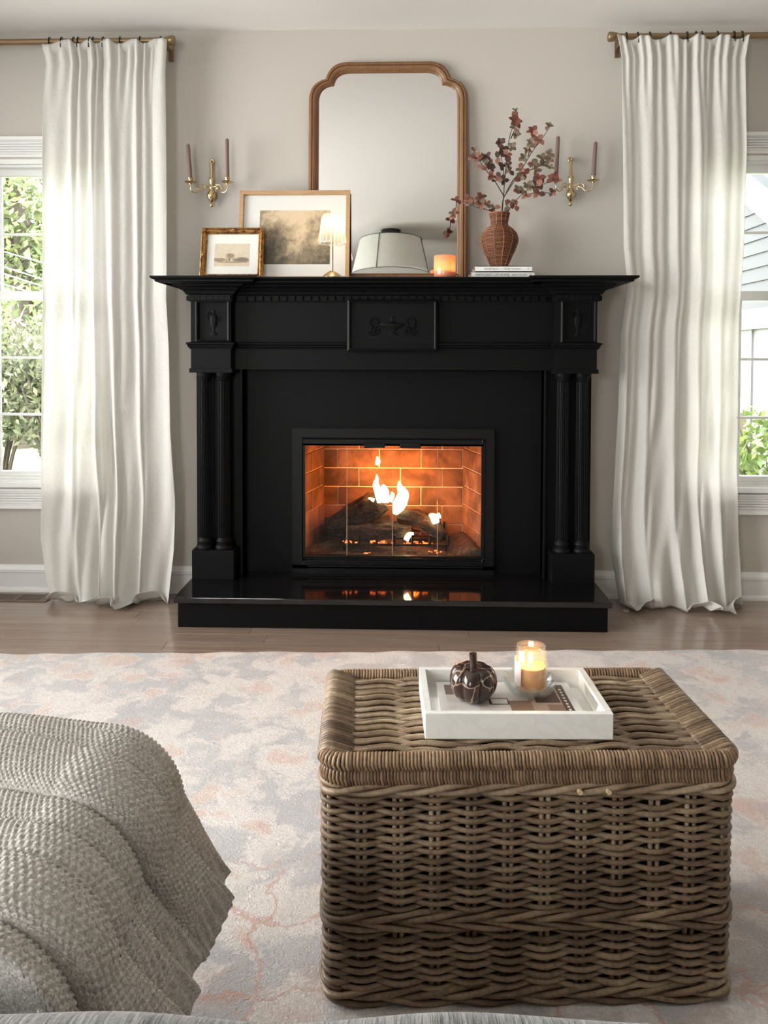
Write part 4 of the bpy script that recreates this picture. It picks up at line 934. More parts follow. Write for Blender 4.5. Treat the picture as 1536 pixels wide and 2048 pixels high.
def leafy(cx, cz, rx, rz, n=5):
    orn = MB()
    for k in range(n):
        a = 2 * PI * k / n + .3; st = len(orn.v); orn.lathe([(0, -.003), (.0035, -.002), (.004, 0), (.0025, .003), (0, .004)], 8); orn.xf(Matrix.Translation((cx + rx * math.cos(a), -.020, cz + rz * math.sin(a))) @ Matrix.Rotation(PI / 2, 4, 'X'), st)
    st = len(orn.v); orn.lathe([(0, -.003), (.005, -.002), (.006, 0), (.004, .003), (0, .004)], 10); orn.xf(Matrix.Translation((cx, -.0185, cz)) @ Matrix.Rotation(PI / 2, 4, 'X') @ Matrix.Scale(max(1, rx / .005), 4, (1, 0, 0)) @ Matrix.Scale(max(1, rz / .005), 4, (0, 1, 0)), st)
    obj('frame_ornament', orn, M_GILT, sm, world=False, smooth=60)
for cx in (-hwid + .010, hwid - .010):
    for cz in (.010, H - .010): leafy(cx, cz, .006, .006, 6)
    leafy(cx, H / 2, .004, .011, 6)
for cz in (.010, H - .010): leafy(0, cz, .012, .004, 6)

# table lamp
lx = (X_(637, 487, -.24) + X_(692, 487, -.24)) / 2
lamp = thing('table_lamp', 'small brass table lamp with ribbed glass shade lit on the mantel', 'lamp', (lx, -.24, MZ))
M_LBRASS = plain('satin_brass', (.66, .48, .26), .25, 1.0)
obj('base', MB().lathe([(0, 0), (.043, 0), (.0435, .003), (.040, .007), (.030, .016), (.016, .025), (.007, .030), (0, .0305)], 40), M_LBRASS, lamp, smooth=50, world=False)
obj('stem', MB().tube([(0, 0, .018), (0, 0, .236)], .0042, 14), M_LBRASS, lamp, smooth=50, world=False)
m = NT('ribbed_clear_glass'); t_ = m.new('BsdfTransparent'); t_.inputs[0].default_value = (1, .97, .92, 1); tl = m.new('BsdfTranslucent'); tl.inputs[0].default_value = (1, .96, .88, 1); gg = m.new('BsdfGlossy'); gg.inputs['Roughness'].default_value = .08
a_ = m.new('MixShader'); a_.inputs[0].default_value = .32; m.t.links.new(t_.outputs[0], a_.inputs[1]); m.t.links.new(tl.outputs[0], a_.inputs[2])
b_ = m.new('MixShader'); b_.inputs[0].default_value = .16; m.t.links.new(a_.outputs[0], b_.inputs[1]); m.t.links.new(gg.outputs[0], b_.inputs[2]); m.t.links.new(b_.outputs[0], m.out.inputs[0]); m.n.remove(m.b); M_RIBGLASS = m.mat
shp = [(.0545, .137), (.0555, .140), (.0545, .146), (.0475, .190), (.0445, .215), (.0430, .222), (.0440, .226), (.0415, .240), (.0365, .253)]
sh = MB().lathe(shp, 120, rib=lambda a, z: 1 + (.060 * math.cos(20 * a) if .142 < z < .25 else 0), caps=False)
shade = obj('glass_shade', sh, M_RIBGLASS, lamp, smooth=60, world=False)
for R_, z in ((.0553, .139), (.0432, .2235), (.0366, .253)): obj('shade_rim', MB().tube([(R_ * math.cos(a), R_ * math.sin(a), z) for a in np.linspace(0, 2 * PI, 49)[:-1]], .0016, 6, True), M_RIBGLASS, shade, smooth=180, world=False)
obj('bulb', MB().lathe([(0, .205), (.010, .208), (.0165, .218), (.0165, .228), (.010, .238), (0, .241)], 20), emit('warm_bulb', (1, .84, .60), 5), lamp, smooth=180, world=False)
l = bpy.data.lights.new('lamp_light', 'POINT'); l.energy = .11; l.color = (1, .66, .34); l.shadow_soft_size = .02; lo = bpy.data.objects.new('lamp_light', l); lo.location = (lx, -.24, MZ + .195); COL.objects.link(lo)

# orange votive
ox = (X_(868, 511, -.235) + X_(911, 511, -.235)) / 2; orad = (X_(911, 511, -.235) - X_(868, 511, -.235)) / 2
vot = thing('votive_holder', 'glowing orange glass candle holder in front of the mirror', 'candle holder', (ox, -.235, MZ))
m = NT('peach_frosted_glass'); t_ = m.new('BsdfTranslucent'); t_.inputs[0].default_value = (1.0, .62, .40, 1); d_ = m.new('BsdfDiffuse'); d_.inputs[0].default_value = (.86, .50, .34, 1); gg = m.new('BsdfGlossy'); gg.inputs['Roughness'].default_value = .15
a_ = m.new('MixShader'); a_.inputs[0].default_value = .68; m.t.links.new(d_.outputs[0], a_.inputs[1]); m.t.links.new(t_.outputs[0], a_.inputs[2]); b_ = m.new('MixShader'); b_.inputs[0].default_value = .05; m.t.links.new(a_.outputs[0], b_.inputs[1]); m.t.links.new(gg.outputs[0], b_.inputs[2]); m.t.links.new(b_.outputs[0], m.out.inputs[0]); m.n.remove(m.b)
obj('glass_cup', MB().lathe([(0, 0), (orad * .86, 0), (orad * .97, .006), (orad, .016), (orad, .088), (orad - .0015, .0895), (orad - .003, .088), (orad - .003, .016), (orad * .8, .006), (0, .005)], 40), m.mat, vot, smooth=50, world=False)
obj('wax', MB().lathe([(0, .0055), (orad * .8, .0065), (orad - .0035, .016), (orad - .0035, .026), (0, .025)], 30), plain('peach_wax', (.8, .45, .28), .5), vot, smooth=50, world=False)
obj('flame', MB().lathe([(0, .028), (.003, .032), (.004, .037), (.0025, .046), (0, .053)], 12), M_CFL, vot, smooth=180, world=False)
l = bpy.data.lights.new('votive_glow', 'POINT'); l.energy = .09; l.color = (1, .56, .22); l.shadow_soft_size = .008; lo = bpy.data.objects.new('votive_glow', l); lo.location = (ox, -.235, MZ + .044); COL.objects.link(lo)

# books
def text_mesh(s, size, mat):
    cu = bpy.data.curves.new('lettering', 'FONT'); cu.body = s; cu.size = size; cu.extrude = .0001; cu.align_y = 'CENTER'
    o = bpy.data.objects.new('lettering', cu); COL.objects.link(o); dg = bpy.context.evaluated_depsgraph_get()
    me = bpy.data.meshes.new_from_object(o.evaluated_get(dg)); bpy.data.objects.remove(o); me.materials.clear(); me.materials.append(mat); return me
M_INK = plain('dark_grey_ink', (.06, .06, .06), .6)
def book(x0, x1, z0, z1, yf, col, label, lines, depth=.158):
    b = thing('hardback_book', label, 'book', ((x0 + x1) / 2, yf + depth / 2, z0), group='hardbacks under the vase')
    cm = plain('book_cloth', col, .6)
    c = MB().box(x0, x1, yf, yf + .003, z0, z1).box(x0, x1, yf, yf + depth, z0, z0 + .0025).box(x0, x1, yf, yf + depth, z1 - .0025, z1); obj('cover', c, cm, b)
    obj('page_block', MB().box(x0 + .003, x1 - .003, yf + .003, yf + depth - .003, z0 + .0025, z1 - .0025), plain('page_edges', (.80, .76, .70), .85), b)
    for (s, xa, xb) in lines:
        me = text_mesh(s, .014, M_INK); ws = [v_.co.x for v_ in me.vertices]; k = (xb - xa) / (max(ws) - min(ws)); ys = [v_.co.y for v_ in me.vertices]; ky = min(k, (z1 - z0) * .62 / (max(ys) - min(ys)))
        mid = (max(ys) + min(ys)) / 2
        shared('spine_lettering', me, b, (xa - min(ws) * k, yf - .0002, (z0 + z1) / 2 - mid * ky), (PI / 2, 0, 0), (k, ky, 1))
    return b
BY = -.255
zb = [MZ, Z_(1000, 543.5, BY), Z_(1000, 532, BY)]
book(X_(943, 548, BY), X_(1069, 548, BY), zb[0], zb[1], BY, (.66, .65, .62), 'pale grey hardback reading Memories of Home under the white one', [('MEMORIES OF HOME', X_(952, 548, BY), X_(1019, 548, BY)), ('HEIDI CAILLIER', X_(1024, 548, BY), X_(1054, 548, BY)), ('R', X_(1060, 548, BY), X_(1063, 548, BY))])
book(X_(951, 538, BY), X_(1064, 538, BY), zb[1], zb[2], BY, (.78, .775, .765), 'white hardback reading Sacred Spaces with the vase on top', [('Sacred Spaces', X_(969, 538, BY), X_(997, 538, BY)), ('–', X_(1001, 538, BY), X_(1005, 538, BY)), ('Carley Summers', X_(1008, 538, BY), X_(1042, 538, BY)), ('v', X_(1055, 538, BY), X_(1058, 538, BY))])
# wicker vase
VY = -.165; vx = (X_(960, 478, VY) + X_(1037, 478, VY)) / 2; vz = zb[2]
vase = thing('wicker_vase', 'reddish brown woven wicker vase standing on the two books', 'vase', (vx, VY, vz))
vzp = lambda py: Z_(998, py, VY) - vz
VP = [(.031, 0), (.032, .004), (.035, .012), (.047, .038), (.063, .072), (.074, .100), (.0765, .118), (.070, .140), (.054, .158), (.037, .170), (.0325, .178), (.0325, .184), (.036, .200), (.0405, .222)]
sv = vzp(427) / .222; VP = [(r, z * sv) for r, z in VP]
zz_ = [p[1] for p in VP]; rr_ = [p[0] for p in VP]; rad = lambda z: float(np.interp(z, zz_, rr_))
M_WICK = cane('reddish_wicker', [(.25, (104, 62, 42)), (.5, (142, 90, 62)), (.78, (168, 116, 84))])
obj('inner_liner', MB().lathe([(r * .93, z) for r, z in VP], 30, caps=False), plain('dark_vase_inside', (.035, .018, .012), .9), vase, smooth=180, world=False)
wv = MB(); nrow = 46
for i in range(nrow):
    z = (i + .5) / nrow * VP[-1][1]; r0 = rad(z)
    wv.tube([((r0 + .0014 * math.sin(12 * a + PI * i)) * math.cos(a), (r0 + .0014 * math.sin(12 * a + PI * i)) * math.sin(a), z) for a in np.linspace(0, 2 * PI, 73)[:-1]], .0021, 5, True)
wo = obj('wicker_weave', wv, M_WICK, vase, smooth=180, world=False); wo['kind'] = 'stuff'
for k in range(12):
    a = 2 * PI * k / 12 + .12; obj('stake', MB().tube([((r + .0006) * math.cos(a), (r + .0006) * math.sin(a), z) for r, z in VP], .0021, 6), M_WICK, vase, smooth=180, world=False)
obj('rim', MB().tube([(.041 * math.cos(a), .041 * math.sin(a), VP[-1][1]) for a in np.linspace(0, 2 * PI, 41)[:-1]], .0028, 7, True), M_WICK, vase, smooth=180, world=False)
obj('foot_ring', MB().tube([(.033 * math.cos(a), .033 * math.sin(a), .003) for a in np.linspace(0, 2 * PI, 41)[:-1]], .003, 7, True), M_WICK, vase, smooth=180, world=False)
# branches
def leafmat(nm, c1, c2):
    m = NT(nm); v = m.coord('Object'); n = m.noise(v, 60, 3); m.p(Base_Color=m.mix(n, c1, c2), Roughness=.6)
    t = m.new('BsdfTranslucent'); m.set(t.inputs[0], c1); ms = m.new('MixShader'); ms.inputs[0].default_value = .25; m.t.links.new(m.b.outputs[0], ms.inputs[1]); m.t.links.new(t.outputs[0], ms.inputs[2]); m.t.links.new(ms.outputs[0], m.out.inputs[0]); return m.mat
LM = [leafmat('rust_leaf', lin(140, 86, 72), lin(112, 66, 56)), leafmat('burgundy_leaf', lin(94, 64, 58), lin(72, 50, 46)), leafmat('olive_tan_leaf', lin(140, 126, 106), lin(114, 100, 84)), leafmat('blush_leaf', lin(176, 126, 108), lin(148, 100, 84))]
M_TWIG = plain('dark_brown_twig', (.045, .028, .020), .7)
lv = []; lf = []
for i, (t, w_) in enumerate(((0, .06), (.15, .34), (.4, .5), (.65, .46), (.86, .26), (1, .02))):
    lv += [(-w_ * .80, t, .10 * w_ + .12 * math.sin(t * 3)), (0, t, .12 * math.sin(t * 3)), (w_ * .80, t, .10 * w_ + .12 * math.sin(t * 3))]
for i in range(5): lf += [(i * 3, i * 3 + 1, i * 3 + 4, i * 3 + 3), (i * 3 + 1, i * 3 + 2, i * 3 + 5, i * 3 + 4)]
leaf_me = MB().add(lv, lf).mesh('leaf', LM[0], smooth=180)
def zp(zx, zy): return 860 + zx / 4.267, 200 + zy / 4.267
def BP(zx, zy, Y): x, y = zp(zx, zy); return np.array(aty(x, y, Y))
def branch(label, stems, clusters):
    c0 = stems[0][0]; base = BP(c0[0], c0[1], VY)
    b = thing('leafy_branch', label, 'branch', tuple(base)); 
    allp = []
    for st in stems:
        pts = [BP(p[0], p[1], VY + p[2]) for p in st]; sp_ = smoothpath(pts, 5); allp += sp_
        obj('twig', MB().tube(sp_, np.linspace(st[0][3] if len(st[0]) > 3 else .0022, .0009, len(sp_)), 6), M_TWIG, b, smooth=180)
    allp = np.array(allp)
    for (zx, zy, n, sz, cm) in clusters:
        x, y = zp(zx, zy); p = BP(zx, zy, VY); j = np.argmin(np.linalg.norm((allp - p)[:, [0, 2]], axis=1)); p = BP(zx, zy, allp[j][1] + random.uniform(-.008, .008))
        q = allp[j]
        if np.linalg.norm(q - p) > .004: obj('twig', MB().tube([q, (q + p) / 2 + np.array([0, 0, .002]), p], .0009, 5), M_TWIG, b)
        a0 = random.random() * 6
        for k in range(n):
            a = a0 + 2 * PI * k / n + random.uniform(-.4, .4); tip = Vector((math.cos(a), random.uniform(-.7, .4), math.sin(a))).normalized(); nrm = Vector((random.uniform(-.5, .5), -1, random.uniform(-.1, .9))); xax = tip.cross(nrm).normalized(); zax = xax.cross(tip)
            R = Matrix((xax, tip, zax)).transposed(); s_ = sz * random.uniform(.82, 1.12) / 4.267 / 1540 * 3.17
            shared('leaf', leaf_me, b, tuple(p), R.to_quaternion(), (s_, s_, s_), LM[cm if random.random() < .7 else random.randrange(4)])
branch('tall branch with rust and olive leaves spreading from the wicker vase',
  [[(612, 990, 0, .003), (620, 880, 0), (628, 820, -.002), (600, 770, -.01), (545, 680, -.02), (470, 590, -.03), (400, 480, -.035), (375, 420, -.04)],
   [(628, 840, 0), (632, 740, .01), (628, 600, .02), (600, 450, .02), (590, 350, .02)],
   [(632, 730, .005), (650, 560, .0), (660, 430, -.01), (692, 270, -.015), (735, 190, -.02), (735, 90, -.02)],
   [(690, 330, -.01), (720, 260, .01), (740, 235, .015)],
   [(630, 830, 0), (700, 720, -.01), (800, 560, -.03), (880, 430, -.04), (1000, 265, -.05), (1018, 210, -.05)],
   [(840, 480, -.035), (858, 380, -.05), (876, 290, -.05)],
   [(650, 790, 0), (730, 660, .01), (850, 600, .02), (960, 550, .02), (1035, 450, .02)]],
  [(732, 190, 5, 75, 0), (733, 150, 2, 70, 0), (730, 95, 3, 38, 2), (735, 300, 4, 48, 2), (715, 240, 3, 45, 2), (600, 362, 5, 50, 1), (700, 400, 4, 48, 2), (650, 470, 4, 62, 1), (575, 495, 2, 60, 2), (620, 420, 3, 55, 1), (875, 270, 5, 62, 0), (925, 340, 4, 66, 3), (1015, 225, 4, 45, 2), (825, 425, 4, 45, 2), (855, 365, 4, 52, 2), (795, 495, 4, 52, 2), (385, 435, 4, 45, 2), (350, 480, 3, 38, 2), (400, 500, 4, 55, 0), (450, 500, 4, 55, 2), (488, 480, 3, 48, 1), (435, 570, 2, 52, 3), (510, 545, 3, 52, 1), (515, 585, 3, 52, 1), (530, 650, 3, 58, 0), (598, 655, 3, 50, 2), (612, 570, 3, 46, 1), (668, 560, 3, 42, 1), (680, 605, 3, 48, 2), (632, 690, 3, 46, 1), (765, 590, 3, 52, 3), (800, 630, 4, 64, 0), (770, 670, 3, 52, 2), (880, 550, 4, 60, 2), (905, 610, 3, 52, 3), (955, 500, 4, 55, 2), (1025, 460, 4, 45, 2), (1015, 510, 4, 50, 2), (1030, 580, 3, 40, 2), (970, 550, 3, 48, 2), (560, 690, 2, 40, 2)])
branch('low branch with blush leaves reaching from the vase towards the sconce',
  [[(612, 1040, 0, .0024), (640, 975, -.008), (662, 945, -.014), (690, 915, -.02), (735, 855, -.03), (830, 770, -.05), (930, 735, -.06), (1055, 685, -.06)], [(780, 840, -.03), (900, 790, -.055), (1045, 795, -.07), (1050, 770, -.07)]],
  [(1055, 680, 5, 62, 3), (1065, 655, 3, 55, 0), (1045, 790, 4, 42, 1), (930, 670, 4, 66, 0), (915, 720, 4, 66, 1), (925, 800, 3, 60, 0), (880, 745, 4, 56, 2), (830, 735, 4, 56, 2), (745, 770, 5, 52, 2), (820, 815, 3, 52, 3), (690, 875, 3, 55, 0), (655, 905, 2, 55, 2), (735, 900, 2, 52, 2), (785, 790, 3, 42, 2)])
branch('small drooping branch with pinkish leaves in front of the mirror frame',
  [[(580, 1040, 0, .002), (545, 972, -.008), (515, 948, -.014), (470, 934, -.022), (400, 915, -.04), (310, 880, -.05), (230, 850, -.05)], [(470, 934, -.022), (430, 900, -.03), (420, 880, -.03)], [(225, 860, -.05), (222, 920, -.05), (205, 975, -.05)], [(540, 966, -.009), (545, 945, -.014), (550, 925, -.02)]],
  [(440, 835, 4, 62, 0), (430, 885, 4, 58, 3), (325, 850, 5, 52, 3), (345, 870, 3, 45, 2), (220, 858, 3, 52, 0), (205, 970, 4, 52, 0), (200, 985, 2, 46, 3), (550, 920, 3, 50, 2), (490, 890, 3, 46, 3), (540, 950, 2, 46, 0)])

# ------------------------------------------------------------------ wall sconces and tapers
M_TAPER = plain('mauve_brown_wax', lin(122, 100, 94), .55, bumpscale=80, bumpstr=.05)
def sconce(cx, label, cands):
    cz = 1.690; Y0 = -.022; root = thing('wall_sconce', label, 'sconce', (cx, 0, cz))
    b = MB().lathe([(0, -.010), (.005, -.008), (.0085, -.001), (.006, .006), (.004, .009), (.007, .013), (.013, .021), (.0185, .032), (.020, .042), (.0175, .052), (.011, .061), (.007, .067), (.0095, .072), (.011, .077), (.0085, .081), (.0065, .083), (.0085, .090), (.0115, .104), (.0122, .112), (.0105, .115), (.0062, .117), (.0058, .13), (.0048, .15), (.0058, .168), (.005, .178), (0, .179)], 28, (cx, Y0, cz), .9)
    obj('baluster', b, M_BRASS, root, smooth=60)
    obj('hanging_ring', MB().tube([(cx + .0068 * math.cos(a), Y0 + .012, cz + .188 + .0085 * math.sin(a)) for a in np.linspace(0, 2 * PI, 25)[:-1]], .0040, 8, True).tube([(cx, Y0 + .006, cz + .172), (cx, Y0 + .012, cz + .181)], .005, 8), M_BRASS, root, smooth=60)
    obj('wall_plate', MB().lathe([(0, 0), (.016, 0), (.014, .010), (0, .012)], 20).xf(Matrix.Translation((cx, 0, cz + .045)) @ Matrix.Rotation(PI / 2, 4, 'X')), M_BRASS, root, smooth=60)
    for s, (ct, cb, cl_) in zip((-1, 1), cands):
        ey = -.066; ex = float(aty(*cb, ey)[0]); kx = abs(ex - cx) / .078
        def q(dx, dz, f): return (cx + s * dx * kx, Y0 + (ey - Y0) * f, cz + dz)
        arm = MB().tube(smoothpath([q(.008, .075, .1), (q(.020, .077, .2)), q(.030, .070, .3), q(.041, .062, .5), q(.050, .050, .65), q(.062, .046, .8), q(.074, .052, .95), q(.078, .066, 1.0), q(.078, .080, 1.0)], 6), .0026, 8)
        a_o = obj('arm', arm, M_BRASS, root, smooth=60)
        sc_ = MB().tube(smoothpath([q(.048, .060, .5), q(.046, .074, .5), q(.036, .083, .4), q(.025, .078, .3), q(.026, .068, .3), q(.033, .067, .35), q(.034, .073, .35)], 6), .0019, 7).tube(smoothpath([q(.022, .086, .3), q(.026, .080, .3), q(.022, .070, .3), q(.024, .056, .3)], 5), .0018, 7).tube(smoothpath([q(.047, .062, .6), q(.054, .062, .6), q(.058, .067, .6)], 5), .0017, 7)
        obj('scroll', sc_, M_BRASS, a_o, smooth=60)
        cup = MB().lathe([(0, .078), (.006, .078), (.007, .082), (.016, .084), (.0255, .0875), (.0265, .089), (.022, .0885), (.010, .0865), (.0095, .090), (.0105, .100), (.0125, .104), (.0125, .1055), (.0095, .105), (.0095, .092), (0, .092)], 28, (ex, ey, cz)); obj('candle_cup', cup, M_BRASS, root, smooth=45)
        top = aty(*ct, ey); zt_ = top[2]; bx_ = ex; dx = top[0] - ex
        zb_ = cz + .092
        tp = thing('taper_candle', cl_, 'candle', (ex, ey, zb_)); dxl = np.clip(dx, -.012, .012)
        obj('wax', MB().tube([(ex, ey, zb_), (ex + dxl * .5, ey, (zb_ + zt_) / 2), (ex + dxl, ey, zt_ - .004), (ex + dxl, ey, zt_)], [.0092, .0088, .0082, .0055], 16), M_TAPER, tp, smooth=50)
        obj('wick', MB().tube([(ex + dxl, ey, zt_ - .002), (ex + dxl + .0008, ey, zt_ + .006)], .0009, 5), plain('white_wick', (.3, .26, .22), .9), tp)
sconce(float(aty(423, 400, -.022)[0]), 'brass two arm wall sconce above the framed prints', [((376, 289), (381, 360), 'shorter mauve taper candle on the sconce arm beside the hedge window curtain'), ((454, 278), (454.5, 360), 'taller mauve taper candle on the sconce arm above the framed print')])
sconce(float(aty(1141, 400, -.022)[0]), 'brass two arm wall sconce beside the leafy branches', [((1116, 273), (1112, 352), 'taller mauve taper candle on the sconce arm behind the leafy branch'), ((1191, 284), (1186.5, 353), 'shorter mauve taper candle on the sconce arm beside the neighbour window curtain')])

# ------------------------------------------------------------------ ceiling light (seen in the mirror)
th = math.radians(2.6); mp0 = np.array([-.0548, -.0450, MZ]); mn = np.array([0, -math.cos(th), math.sin(th)]); mp0 = mp0 + mn * .006
def via_mirror(px, py):
    r = ray(px, py); t = np.dot(mp0 - CAM, mn) / np.dot(r, mn); p = CAM + r * t; d = r - 2 * np.dot(r, mn) * mn; return p, d, t
p, d, t = via_mirror(782, 464); tt = (ZC - .012 - p[2]) / d[2]; lc = p + d * tt; dist = t + tt
px2m = dist / 1540.0
cl = thing('ceiling_lamp', 'flush ceiling lamp with white tapered drum shade reflected in the mirror', 'lamp', (lc[0], lc[1], ZC - .33))
M_BLK = plain('black_lamp_metal', (.03, .03, .032), .4, .5); M_SHADE = cloth('white_lamp_fabric', (.80, .79, .76), .35, 400)
rt, rb = 62 * px2m, 78 * px2m; z0 = ZC - .085; hsh = 70 * px2m
obj('canopy', MB().lathe([(0, 0), (20 * px2m, 0), (20 * px2m, -.030), (0, -.032)], 32, (lc[0], lc[1], ZC)), M_BLK, cl, smooth=40)
obj('stem', MB().tube([(lc[0], lc[1], ZC - .03), (lc[0], lc[1], z0 - .04)], .006, 10), M_BLK, cl)
obj('drum_shade', MB().lathe([(rt, z0), (rb, z0 - hsh)], 56, (lc[0], lc[1], 0), caps=False), M_SHADE, cl, smooth=180)
obj('diffuser', MB().lathe([(0, z0 - hsh + .012), (rb * .985, z0 - hsh + .012)], 48, (lc[0], lc[1], 0), caps=False), M_SHADE, cl)
obj('top_cover', MB().lathe([(0, z0 - .004), (rt * .99, z0 - .004)], 48, (lc[0], lc[1], 0), caps=False), M_SHADE, cl)
for R_, z in ((rt, z0), (rb, z0 - hsh)): obj('wire_hoop', MB().tube([(lc[0] + R_ * 1.005 * math.cos(a), lc[1] + R_ * 1.005 * math.sin(a), z) for a in np.linspace(0, 2 * PI, 65)[:-1]], .003, 6, True), M_BLK, cl, smooth=180)
for k in range(4):
    a = PI / 2 + .35 + k * PI / 2; obj('wire_stay', MB().tube([(lc[0] + rt * 1.01 * math.cos(a), lc[1] + rt * 1.01 * math.sin(a), z0), (lc[0] + rb * 1.01 * math.cos(a), lc[1] + rb * 1.01 * math.sin(a), z0 - hsh)], .003, 6), M_BLK, cl)

# ------------------------------------------------------------------ ottoman, knitted throw, sofa
M_LEATHER = plain('dark_brown_leather', (.035, .026, .022), .5, bumpscale=150, bumpstr=.2)
ott = thing('ottoman', 'dark leather ottoman under the grey knitted throw', 'ottoman', (-.72, -2.42, .008))
obj('upholstered_top', MB().box(-1.10, -.445, -2.560, -2.125, .14, .410), M_LEATHER, ott, bevel=.03, smooth=40)
for x in (-1.04, -.50):
    for y in (-2.51, -2.19): obj('leg', MB().tube([(x, y, .0098), (x, y, .15)], [.016, .022], 10), plain('dark_wood_leg', (.03, .02, .015), .5), ott)
def knit_throw():
    # profile over the top (u) and down the side; v runs towards the camera
    nu, nv = 640, 560; u = np.linspace(0, 1, nu)[:, None]; v = np.linspace(0, 1, nv)[None, :]
    xt, zt0, rc = -.475, .412, .100; top_len = .56; arc = PI / 2 * rc; side = .150; L = top_len + arc + side; s = u * L
    Y = -2.075 - v * .535
    fd = [0, .075, .19, .40, .52, .63, .80, 1.02]                              # fold valleys along v
    drift = .020 * np.sin(7 * s + 1) + .05 * np.clip(s - top_len, 0, 1) * 0 + .010 * np.sin(17 * s)
    vv = np.clip(v + drift + .02 * np.sin(5 * s), 0, 1.02)
    ph = np.interp(vv, fd, np.arange(len(fd)) * 1.0); fr = ph - np.floor(ph)
    ridge = (np.abs(np.sin(PI * fr ** .8))) ** .45
    ampk = np.interp(np.floor(ph), range(8), [.6, .75, 1.3, .8, 1.1, 1.35, 1.0, .8])
    fold = ridge * ampk
    dn = np.clip((s - top_len) / (arc + side), 0, 1)
    amp = .027 + .022 * dn
    mound = .030 * np.exp(-((s - .38) / .16) ** 2) * np.exp(-((v - .12) / .3) ** 2)
    # base curve and its normal
    a = np.clip((s - top_len) / rc, 0, PI / 2); lean = .42
    bx = np.where(s < top_len, xt - top_len + s, xt + rc * np.sin(a)); bz = np.where(s < top_len, zt0 + rc, zt0 + rc * np.cos(a)) - rc + .0
    down = np.clip(s - top_len - arc, 0, None); bx = bx + down * lean; bz = bz - down * .907
    nx = np.where(down > 0, .907, np.sin(a)); nz = np.where(down > 0, lean, np.cos(a))
    # far edge rolls over the back of the ottoman
    back = np.clip((.055 - v) / .055, 0, 1); 
    disp = amp * fold + mound - .05 * back ** 2
    # hem waves
    hemw = np.clip((down - .05) / .10, 0, 1); disp = disp + .012 * hemw * np.sin(2 * PI * ph + 1.0)
    X = bx + nx * disp; Z = bz + nz * disp; Yf = Y + .010 * np.sin(6 * s + 2) * dn + .010 * dn * np.sin(2 * PI * ph) - .032 * ridge * ampk * (1 - .35 * dn) * np.clip(fr * 1.6, 0, 1) + .03 * back * (1 - v)
    Z = Z + down * .10 * np.sin(2 * PI * ph + .6) * .5
    # stitches: staggered pebble relief, ribbed towards the hem
    su = s * 1000 / 7.4; sv = v * 520 / 6.0; rib_ = np.clip((down - .09) / .02, 0, 1)
    st = np.abs(np.sin(PI * su + .5 * PI * (np.floor(sv) % 2))) * np.abs(np.sin(PI * sv)); rb_ = .5 + .5 * np.sin(2 * PI * sv * .62)
    hh = (st * (1 - rib_) + rb_ * rib_) * .0040
    X = X + nx * hh; Z = Z + nz * hh
    ex = np.clip(-2.570 - Yf, 0, None); Yf = np.where(ex > 0, -2.570 - .0025 * ridge, Yf); Z = Z - ex * 1.2     # near edge falls between ottoman and sofa
    P_ = np.stack([X + 0 * v, Yf + 0 * u, Z + 0 * v], -1); uv = np.stack([su + 0 * v, sv + 0 * u], -1)
    return P_, uv
KP, KUV = knit_throw()
m = NT('grey_knit_wool'); uvn = m.coord('UV'); sp = m.new('SeparateXYZ'); m.t.links.new(uvn, sp.inputs[0])
st = m.math('MULTIPLY', m.math('ABSOLUTE', m.math('SINE', m.math('MULTIPLY', sp.outputs[0], PI))), m.math('ABSOLUTE', m.math('SINE', m.math('MULTIPLY', sp.outputs[1], PI))))
v = m.pos(); hn = m.noise(v, 420, 4, .7); h2 = m.noise(v, 120, 3, .6)
c = m.ramp(m.math('ADD', m.math('MULTIPLY', hn, .7), m.math('MULTIPLY', h2, .3)), [(.34, (.21, .19, .168)), (.5, (.46, .435, .405)), (.66, (.74, .71, .675))])
m.p(Base_Color=c, Roughness=1.0, Sheen_Weight=.2, Sheen_Roughness=.6); m.bump(m.math('ADD', hn, m.math('MULTIPLY', m.noise(v, 900, 2), .5)), .5, .0018); M_KNIT = m.mat
kt = thing('knit_throw', 'chunky grey knitted throw draped over the leather ottoman', 'blanket', (-.6, -2.35, .40))
ko = bpy.data.objects.new('knitted_cloth', grid_mesh('knitted_cloth', KP, M_KNIT, KUV)); link(ko, kt); ko.matrix_local = XFM[kt.name].inverted()
# sofa edge in the foreground
m = NT('grey_ribbed_upholstery'); v = m.coord('Object'); n = m.noise(m.coord('Object', (220, 14, 40)), 1, 4, .6); n2 = m.noise(v, 300, 3)
m.p(Base_Color=m.ramp(m.math('ADD', m.math('MULTIPLY', n, .7), m.math('MULTIPLY', n2, .3)), [(.36, (.045, .045, .048)), (.62, (.23, .225, .225))]), Roughness=1, Sheen_Weight=.3); m.bump(n, .8, .004); M_SOFA = m.mat
sofa = thing('sofa', 'grey ribbed fabric sofa seat edge facing the fireplace', 'sofa', (.3, -3.0, .008))
nu, nv = 300, 40; U, V = np.meshgrid(np.linspace(-.85, 1.5, nu), np.linspace(0, 1, nv), indexing='ij')
sa = np.clip(V * 2.2, 0, 1) * PI / 2; Yc = -2.645 + .055 * np.cos(sa) - np.clip(V - .4545, 0, 1) * .9; Zc = .357 + .055 * np.sin(sa) + .003 * np.sin(U * 11) + .002 * np.sin(U * 23 + 1) ; Yc = Yc + .006 * np.sin(U * 5 + 1) + .003 * np.sin(U * 17)
so = bpy.data.objects.new('seat_cushion', grid_mesh('seat_cushion', np.stack([U, Yc, Zc], -1), M_SOFA)); link(so, sofa); so.matrix_local = XFM[sofa.name].inverted()
obj('seat_base', MB().box(-.85, 1.5, -3.15, -2.625, .03, .36), M_SOFA, sofa, bevel=.01)
